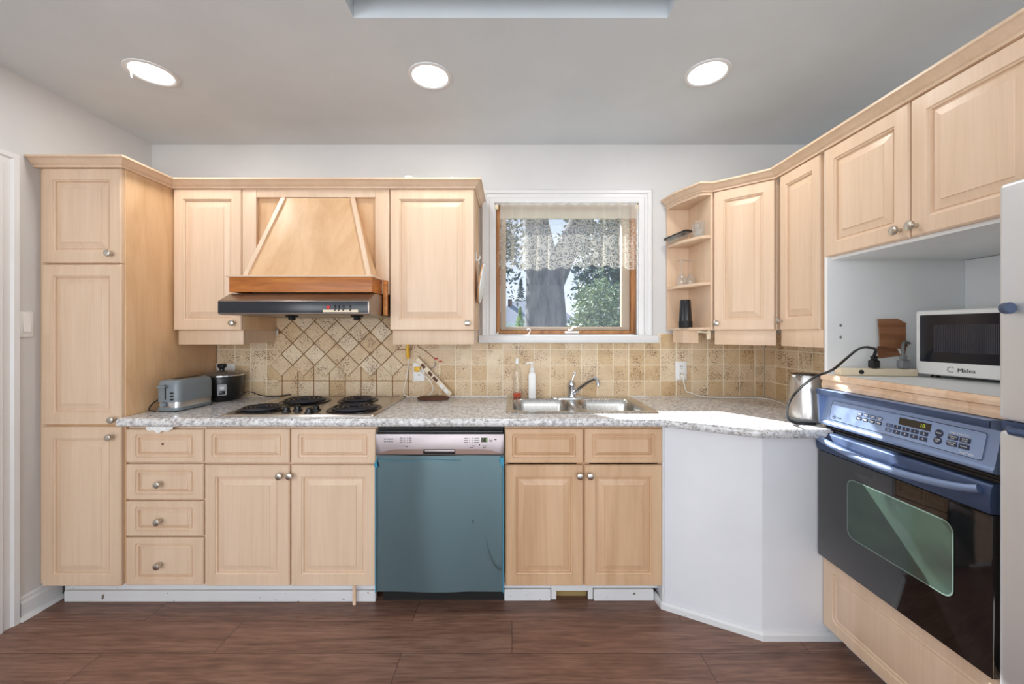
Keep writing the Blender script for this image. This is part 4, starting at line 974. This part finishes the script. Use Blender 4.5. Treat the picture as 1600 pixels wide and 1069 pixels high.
for x_ in (.04, MW_-.04):
    for y_ in (.04, MD-.03): obj('foot', MB().lathe([(.014, 0), (.012, .0118)], (x_, y_, 0), 14), BLACK, mwv)

# niche power strip, plugs and patch
ps = thing('power_strip', 'white power strip lying on the ledge beside the microwave', 'power strip', (1.46, 1.62, 1.1345), R(-8))
obj('body', MB().box(-.12, .16, -.022, .022, 0, .03, .006), CREAM, ps)
obj('button', MB().lathe([(.009, 0), (.008, .004), (.001, .0045)], (0, 0, 0), 14, M=Matrix.Translation((-.045, -.0218, .016)) @ Matrix.Rotation(R(90), 4, 'X')), BLACK, ps)
pk_ = thing('black_cable', 'thick black cable arching from the power strip down to the counter by the kettle', 'cable', (PX(1366, 1.60), 1.60, 1.166))
px_ = PX(1366, 1.61); pz_ = 1.166
obj('plug', MB().box(px_-.015, px_+.015, 1.597, 1.625, pz_, pz_+.032, .005).box(px_-.009, px_+.009, 1.602, 1.62, pz_+.032, pz_+.05, .003), BLACK, pk_, world=True)
def q(px, py, Y): return (PX(px, Y), Y, PZ(py, Y))
obj('cord', MB().tube([(px_, 1.611, pz_+.048), (px_-.003, 1.60, pz_+.068), (px_-.02, 1.58, pz_+.08), q(1345, 541, 1.52), q(1320, 562, 1.42), q(1300, 580, 1.40), q(1275, 587, 1.44), q(1250, 606, 1.55), q(1236, 622, 1.60), q(1229, 640, 1.66), (PX(1231, 1.73), 1.73, .917), (PX(1250, 1.80), 1.705, .917)], .0062, 10, smooth=2, flat=.7), BLACK, pk_, world=True)
px_ = PX(1411, 1.60)
pg = obj('cord', MB().tube([(px_, 1.60, pz_+.05), (px_+.004, 1.605, pz_+.075), (px_+.02, 1.62, pz_+.098), (px_+.045, 1.64, pz_+.105), (px_+.08, 1.655, pz_+.10)], .0055, 10, smooth=2), GREY, mwv, world=True)
obj('plug', MB().box(px_-.017, px_+.017, 1.585, 1.613, pz_, pz_+.034, .005).box(px_-.009, px_+.009, 1.59, 1.608, pz_+.034, pz_+.052, .003), GREY, pg, world=True)
PT = 1.6735
pp = thing('wall_patch', 'curled wood grain patch stuck on the niche wall behind the power strip', 'patch', (PX(1390, PT), PT, PZ(557, PT)))
def pq(px, py): return (PX(px, PT), PZ(py, PT))
obj('upper_sheet', MB().prism([pq(*p) for p in ((1368, 499), (1398, 498), (1411, 505), (1411, 530), (1414, 541), (1404, 545), (1385, 544), (1371, 540), (1370, 520))], 'y', PT-.012, PT-.009), PATCH, pp, smooth=0, world=True)
obj('lower_sheet', MB().prism([pq(*p) for p in ((1370, 541), (1414, 541), (1412, 555), (1371, 560))], 'y', PT-.006, PT-.002), PATCH, pp, smooth=0, world=True)
obj('white_strip', MB().prism([pq(*p) for p in ((1399, 544), (1403, 543), (1410, 554), (1406, 557))], 'y', PT-.009, PT-.0065), WHITE, pp, smooth=0, world=True)

# refrigerator
rf = thing('refrigerator', 'stainless steel refrigerator standing beside the wall oven', 'refrigerator', (1.145, .937, 0), R(-90))
RW, RD = .70, .76; rz0, rz1 = 1.102, 1.655
obj('body', MB().box(.004, RW-.004, .062, RD, .02, 1.65, .004), mat('fridge_side_grey', S(90, 92, 96), .5), rf)
FRIDGE = metal('fridge_steel', S(216, 217, 218), .42, (300, 300, 4), .12, .65)
ud = obj('freezer_door', MB().box(0, RW, 0, .06, rz0+.004, rz1+.004, .012, seg=3), FRIDGE, rf)
ld_ = obj('lower_door', MB().box(0, RW, 0, .06, .05, rz0-.018, .012, seg=3), FRIDGE, rf)
obj('gap_strip', MB().box(.004, RW-.004, .006, .06, rz0-.0175, rz0+.0035), BLUED, rf, smooth=0)
obj('handle', MB().tube([(.03, -.004, rz0-.012), (.05, -.03, rz0-.012), (RW-.05, -.03, rz0-.012), (RW-.03, -.004, rz0-.012)], .009, 8), BLUED, ld_)
obj('handle_cap', MB().lathe([(.0115, -.004), (.0130, .0), (.0130, .010), (.011, .0125), (.001, .013)], (0, 0, 0), 24, M=Matrix.Translation((.026, -.0125, PZ(482, .915))) @ Matrix.Rotation(R(86), 4, 'Z') @ Matrix.Rotation(R(90), 4, 'X')), mat('blue_grey_rubber', S(66, 80, 104), .6), ud)
for x_ in (.08, RW-.08):
    for y_ in (.1, RD-.08): obj('foot', MB().lathe([(.02, 0), (.02, .0205)], (x_, y_, 0), 12), BLACK, rf)

# ------------------------------------------------------------------ small things on the corner shelf
def glass_prof(ro, ri, h, base_=.006): return [(ro*.9, 0), (ro, h*.1), (ro, h), (ri, h), (ri*.95, base_), (.001, base_)]
zt = zs[2]+.0165
for i, (x_, y_) in enumerate(((1.056, 2.232), (1.066, 2.30))):
    g_ = tag(obj('drinking_glass', MB().lathe(glass_prof(.026, .0235, .088), (0, 0, 0), 20), GLASSC), ('short ribbed tumbler nearest the front of the top corner shelf', 'short ribbed tumbler behind the front tumbler on the top corner shelf')[i], 'glass'); g_.location = (x_, y_, zt)
gd = thing('glass_dish', 'clear oblong dish with a black lid on the top corner shelf', 'dish', (.983, 2.352, zt+.008), 0)
gd.rotation_euler = (0, R(-6), R(-66))
obj('bowl', MB().loft([[(x, y, z) for x, y in rr(-.068-i_, .068+i_, -.022-i_, .022+i_, .02, 4)] for i_, z in ((-.004, .0), (0, .008), (.006, .026), (.003, .026), (-.004, .008))]), GLASSC, gd)
obj('lid', MB().loft([[(x, y, z) for x, y in rr(-.09-i_, .09+i_, -.029-i_, .029+i_, .02, 4)] for i_, z in ((0, .0265), (.002, .030), (-.002, .036), (-.015, .038))]), BLACK, gd)
wp = [(.030, .150), (.030, .148), (.006, .145), (.0035, .13), (.0035, .075), (.010, .066), (.024, .045), (.026, .02), (.022, 0), (.020, 0), (.024, .02), (.022, .043), (.009, .062), (.001, .064)]
zt = zs[1]+.0165
for i, (x_, y_) in enumerate(((1.005, 2.352), (1.056, 2.352))):
    g_ = tag(obj('wine_glass', MB().lathe([(r, z) for r, z in wp], (0, 0, 0), 24), GLASSC), ('upside down wine glass on the middle corner shelf, nearer the window', 'upside down wine glass on the middle corner shelf, nearer the cabinet')[i], 'wine glass'); g_.location = (x_, y_, zt)
zt = zs[0]+.0165
tb_ = thing('tumbler', 'black ribbed plastic tumbler standing upside down on the lowest corner shelf', 'tumbler', (1.005, 2.30, zt))
tp = MB(); n_ = 28
tp.loft([[((r*(1+.05*(i % 2)))*math.cos(2*math.pi*i/n_), (r*(1+.05*(i % 2)))*math.sin(2*math.pi*i/n_), z) for i in range(n_)] for r, z in ((.034, .038), (.033, .06), (.028, .155), (.026, .16))])
obj('cup', tp, BLACK, tb_, 20); obj('collar', MB().lathe([(.036, 0), (.038, .003), (.038, .034), (.035, .0378)], (0, 0, 0), 28), BLACKM, tb_)

# board hung on the cabinet side
hk = thing('wall_hook', 'white hook on the side of the cabinet left of the window', 'hook', (-.199, 2.20, 1.74))
hx_ = -.2035+.0035
obj('base', MB().box(hx_, hx_+.004, 2.19, 2.21, 1.70, 1.755, .001), WHITE, hk, world=True)
obj('prong', MB().tube([(hx_+.004, 2.20, 1.715), (hx_+.016, 2.20, 1.712), (hx_+.024, 2.20, 1.722), (hx_+.022, 2.20, 1.735)], .003, 8, smooth=2), WHITE, hk, world=True)
bd = thing('serving_board', 'round wooden board with a white face hanging by the window', 'board', (-.185, 2.235, 1.71))
My = Matrix.Translation((-.172, 2.23, 1.585)) @ Matrix.Rotation(R(8), 4, 'Y') @ Matrix.Rotation(R(90), 4, 'Y')
obj('disc', MB().lathe([(.108, -.006), (.112, -.004), (.112, .002)], (0, 0, 0), 40, M=My), BOARDWOOD, bd, world=True)
obj('white_face', MB().lathe([(.112, .0022), (.112, .005), (.106, .008), (.001, .008)], (0, 0, 0), 40, M=My), WHITE, bd, world=True)
obj('loop', MB().tube([(-.186, 2.215, 1.692), (-.186, 2.205, 1.712), (-.186, 2.196, 1.712), (-.18, 2.21, 1.69)], .0018, 6, smooth=1), WHITE, bd, world=True)

# scraps
def crumple(name, c_, r, label, cat, m=PAPER, sq=(1, 1, .6)):
    b = MB(); t = bmesh.new(); bmesh.ops.create_icosphere(t, subdivisions=3, radius=r)
    for v in t.verts: v.co = Vector((v.co.x*sq[0], v.co.y*sq[1], v.co.z*sq[2])) * random.uniform(.72, 1.15)
    zmin = min(v.co.z for v in t.verts)
    for v in t.verts: v.co.z -= zmin
    b._add(t); o = obj(name, b, m, None, 0); o.location = c_; return tag(o, label, cat)
crumple('crumpled_tissue', (PX(636, 2.10), 2.125, 2.1285), .018, 'crumpled white tissue on the crown moulding above the hood-side cabinet', 'tissue', sq=(1.2, .8, .6))
crumple('plastic_scrap', (PX(706, 2.12), 2.13, 2.1285), .013, 'small white plastic scrap near the right end of the crown moulding', 'scrap', WHITE)
b = MB(); rings = []
for i in range(25):
    u = i/24; x = PX(226, 1.845)+u*(PX(268, 1.845)-PX(226, 1.845)); dz = .012+.02*math.sin(u*math.pi)*(.7+.3*math.sin(u*17))
    rings.append([(x, 1.851+.003*math.sin(u*21), .871), (x, 1.848+.004*math.sin(u*19+1), .871-dz*.5), (x, 1.850, .871-dz), (x, 1.853, .871-dz*.5), (x, 1.854, .871)])
b.loft(rings); tag(obj('paper_scrap', b, PAPER, smooth=0), 'torn white tissue hanging below the counter edge over the top drawer', 'paper')
lc = MB().box(PX(552, 1.915), PX(557, 1.915), 1.905, 1.911, .0, .112, .001, M=Matrix.Identity(4)); tag(obj('paint_stick', lc, RAW, smooth=0), 'thin pale wooden stick standing against the white toe kick', 'stick')
def hook(name, x, label):
    o = MB().tube([(x-.012, YB-.03, WZ0+.004), (x, YB-.03, WZ0+.004), (x+.004, YB-.03, WZ0+.016), (x+.012, YB-.028, WZ0+.028), (x+.006, YB-.028, WZ0+.042), (x-.006, YB-.028, WZ0+.04), (x-.008, YB-.028, WZ0+.03)], .003, 8, smooth=2)
    return tag(obj(name, o, WHITE), label, 'hook')
hook('curtain_hook', PX(826, YB-.03), 'small white curled hook on the window sill')
b = MB().tube([(PX(771, 2.43), 2.43, WZ0+.0025), (PX(787, 2.43), 2.43, WZ0+.0025)], .003, 8).tube([(PX(775, 2.43), 2.43, WZ0+.004), (PX(779, 2.43), 2.43, WZ0+.02)], .004, 8)
tag(obj('plastic_clip', b, WHITE), 'small white plastic clip at the end of the window sill below the curtain', 'clip')

# ------------------------------------------------------------------ recessed ceiling lights
for px, py, lab in ((237, 114, 'lit recessed ceiling light above the pantry, with loose insulation bits'), (672, 119, 'lit recessed ceiling light between the ceiling recess and the hood cabinets'), (1105, 114, 'lit recessed ceiling light in front of the corner cabinet')):
    Y = (ZC-H)*F/(CY-py); x_ = PX(px, Y)
    cl_ = thing('ceiling_light', lab, 'ceiling light', (x_, Y, ZC), 0, 'recessed ceiling lights')
    obj('trim_ring', MB().loft([[(r*math.cos(2*math.pi*i/48), r*math.sin(2*math.pi*i/48), z) for i in range(48)] for r, z in ((.098, -.0005), (.097, -.005), (.086, -.0075), (.080, -.004), (.080, -.0005))], False, False), TRIM, cl_)
    obj('lens', MB().lathe([(.0795, -.003), (.0795, -.004), (.001, -.0042)], (0, 0, 0), 40), LENS, cl_)
    light('downlight', 'AREA', (x_, Y, ZC-.012), 7, (1, .97, .93), aim=(0, 0, -1), shape='DISK', size=.15)
    if px == 237:  # white insulation bits hanging from this lamp
        obj('insulation_bit', MB().tube([(-.04, -.05, -.006), (-.045, -.052, -.03), (-.043, -.05, -.052)], .0024, 6), PAPER, cl_)
        obj('insulation_bit', MB().tube([(.06, -.04, -.006), (.062, -.041, -.04), (.058, -.04, -.075)], .0024, 6), PAPER, cl_)

# ------------------------------------------------------------------ outdoors
ZG = -1.4
struct(obj('ground', MB().box(-40, 40, 2.75, 70, ZG-.2, ZG), GROUND, smooth=0))
def skin(name, chains, m, parent):
    b = MB()
    for pts, rad in chains: b.tube(pts, rad, 14, smooth=1) if not isinstance(rad, list) else b.tube(pts, rad, 14)
    return obj(name, b, m, parent, 60, world=True)
def foliage(c_, rad, n, size, power=.5):
    bm = bmesh.new()
    for _ in range(n):
        d = Vector((random.gauss(0, 1), random.gauss(0, 1), random.gauss(0, 1))).normalized()
        lump = 1+.22*math.sin(d.x*7+c_[0])*math.sin(d.z*6+1)+.12*math.sin(d.y*9)
        p = Vector(c_) + Vector((d.x*rad[0], d.y*rad[1], d.z*rad[2]))*(random.random()**power)*lump
        u = Vector((random.gauss(0, 1), random.gauss(0, 1), random.gauss(0, .6))).normalized(); v = u.cross(Vector((random.gauss(0, 1), random.gauss(0, 1), random.gauss(0, 1)))).normalized()
        s_ = size*random.uniform(.6, 1.4)
        bm.faces.new([bm.verts.new(p+u*s_), bm.verts.new(p+v*s_*.5), bm.verts.new(p-u*s_), bm.verts.new(p-v*s_*.5)])
    return bm
def cone_fol(c_, r, h, n, size):
    bm = bmesh.new()
    for _ in range(n):
        t_ = random.random()**1.4; a_ = random.random()*2*math.pi; rr_ = r*(1-t_)*(.5+.5*random.random())*(1+.25*math.sin(t_*40))
        p = Vector((c_[0]+rr_*math.cos(a_), c_[1]+rr_*math.sin(a_), c_[2]+h*t_)); u = Vector((math.cos(a_), math.sin(a_), -.3)).normalized(); v = Vector((-math.sin(a_), math.cos(a_), .2))
        bm.faces.new([bm.verts.new(p+u*size), bm.verts.new(p+v*size*.5), bm.verts.new(p-u*size), bm.verts.new(p-v*size*.5)])
    return bm
TYr = 6.0
tx = lambda px, Y=TYr: PX(px, Y); tzz = lambda py, Y=TYr: PZ(py, Y)
tr1 = thing('tree', 'thick forked tree trunk standing close outside the window', 'tree', (tx(850), TYr, ZG))
skin('trunk', [([(tx(850), TYr, ZG), (tx(851), TYr, .6), (tx(853), TYr, tzz(500)), (tx(851), TYr, tzz(440)), (tx(845), TYr, tzz(400)), (tx(838), TYr, tzz(345)), (tx(832), TYr, 3.6), (tx(826), TYr, 5.0)], [.42, .36, .315, .28, .24, .18, .16, .12]),
               ([(tx(858), TYr, tzz(450)), (tx(872), TYr, tzz(418)), (tx(890), TYr, tzz(380)), (tx(908), TYr, tzz(345)), (tx(940), TYr, 3.8)], [.2, .19, .17, .16, .12])], BARK, tr1)
bm = foliage((tx(795, 6.8), 6.9, 2.9), (.55, .4, 1.0), 700, .055, .6)
obj('crown', bm, LEAF2, tr1, 0, world=True)
sh1 = thing('shrub', 'large pale green bush to the right of the tree outside the window', 'shrub', (tx(935, 6.6), 6.6, ZG))
obj('foliage', foliage((tx(938, 6.6), 6.6, 1.05), (.62, .5, 1.12), 9000, .038, .35), LEAF1, sh1, 0, world=True)
obj('stem', MB().tube([(tx(938, 6.6), 6.6, ZG), (tx(938, 6.6), 6.6, .8)], .06, 8), BARK, sh1, world=True)
tr2 = thing('tree', 'dark leafy tree behind the bush, filling the right of the window', 'tree', (tx(960, 11), 11, ZG))
obj('crown', foliage((tx(955, 11), 11, 3.6), (1.25, 1, 2.2), 5000, .085, .45), LEAF2, tr2, 0, world=True)
obj('trunk', MB().tube([(tx(955, 11), 11, ZG), (tx(955, 11), 11, 2.6)], .14, 8), BARK, tr2, world=True)
sh2 = thing('shrub', 'small bright green conical bush left of the tree trunk outside', 'shrub', (tx(812, 8), 8, ZG))
obj('foliage', cone_fol((tx(813, 8), 8, .2), .42, 1.62, 2400, .035), LEAF3, sh2, 0, world=True)
obj('stem', MB().tube([(tx(813, 8), 8, ZG), (tx(813, 8), 8, 1.0)], .04, 8), BARK, sh2, world=True)
tr3 = thing('tree', 'distant bluish spruce rising behind the house roof left of the trunk', 'tree', (tx(814, 34), 34, ZG))
obj('foliage', cone_fol((tx(814, 34), 34, .5), 1.3, 5.3, 700, .22), LEAF2, tr3, 0, world=True)
obj('trunk', MB().tube([(tx(814, 34), 34, ZG), (tx(814, 34), 34, 4)], .15, 8), BARK, tr3, world=True)
HY = 26
hs1 = thing('house', 'neighbouring house with a grey hip roof seen behind the tree trunk', 'house', (tx(838, HY), HY+3, ZG))
e0, e1, r0, r1 = tx(764, HY), tx(906, HY), tx(800, HY+3), tx(862, HY+3); ez, rz_ = PZ(504, HY), PZ(471, HY+3)
t = bmesh.new(); V = [t.verts.new(p) for p in ((e0, HY, ez), (e1, HY, ez), (e1, HY+6, ez), (e0, HY+6, ez), (r0, HY+3, rz_), (r1, HY+3, rz_))]
for f in ((0, 1, 5, 4), (1, 2, 5), (2, 3, 4, 5), (3, 0, 4), (0, 3, 2, 1)): t.faces.new([V[i] for i in f])
obj('roof', MB()._add(t), ROOFM, hs1, smooth=0, world=True)
obj('fascia', MB().box(e0, e1, HY-.05, HY+.05, ez-.35, ez), HOUSEW, hs1, smooth=0, world=True)
obj('wall', MB().box(e0+.4, e1-.4, HY+.4, HY+5.6, ZG, ez-.05), BRICKO, hs1, smooth=0, world=True)
obj('roof_vent', MB().box(tx(797, HY+2.4)-.15, tx(797, HY+2.4)+.15, HY+2.2, HY+2.5, rz_-.4, rz_+.1), mat('vent_brown', S(110, 80, 70), .7), hs1, smooth=0, world=True)
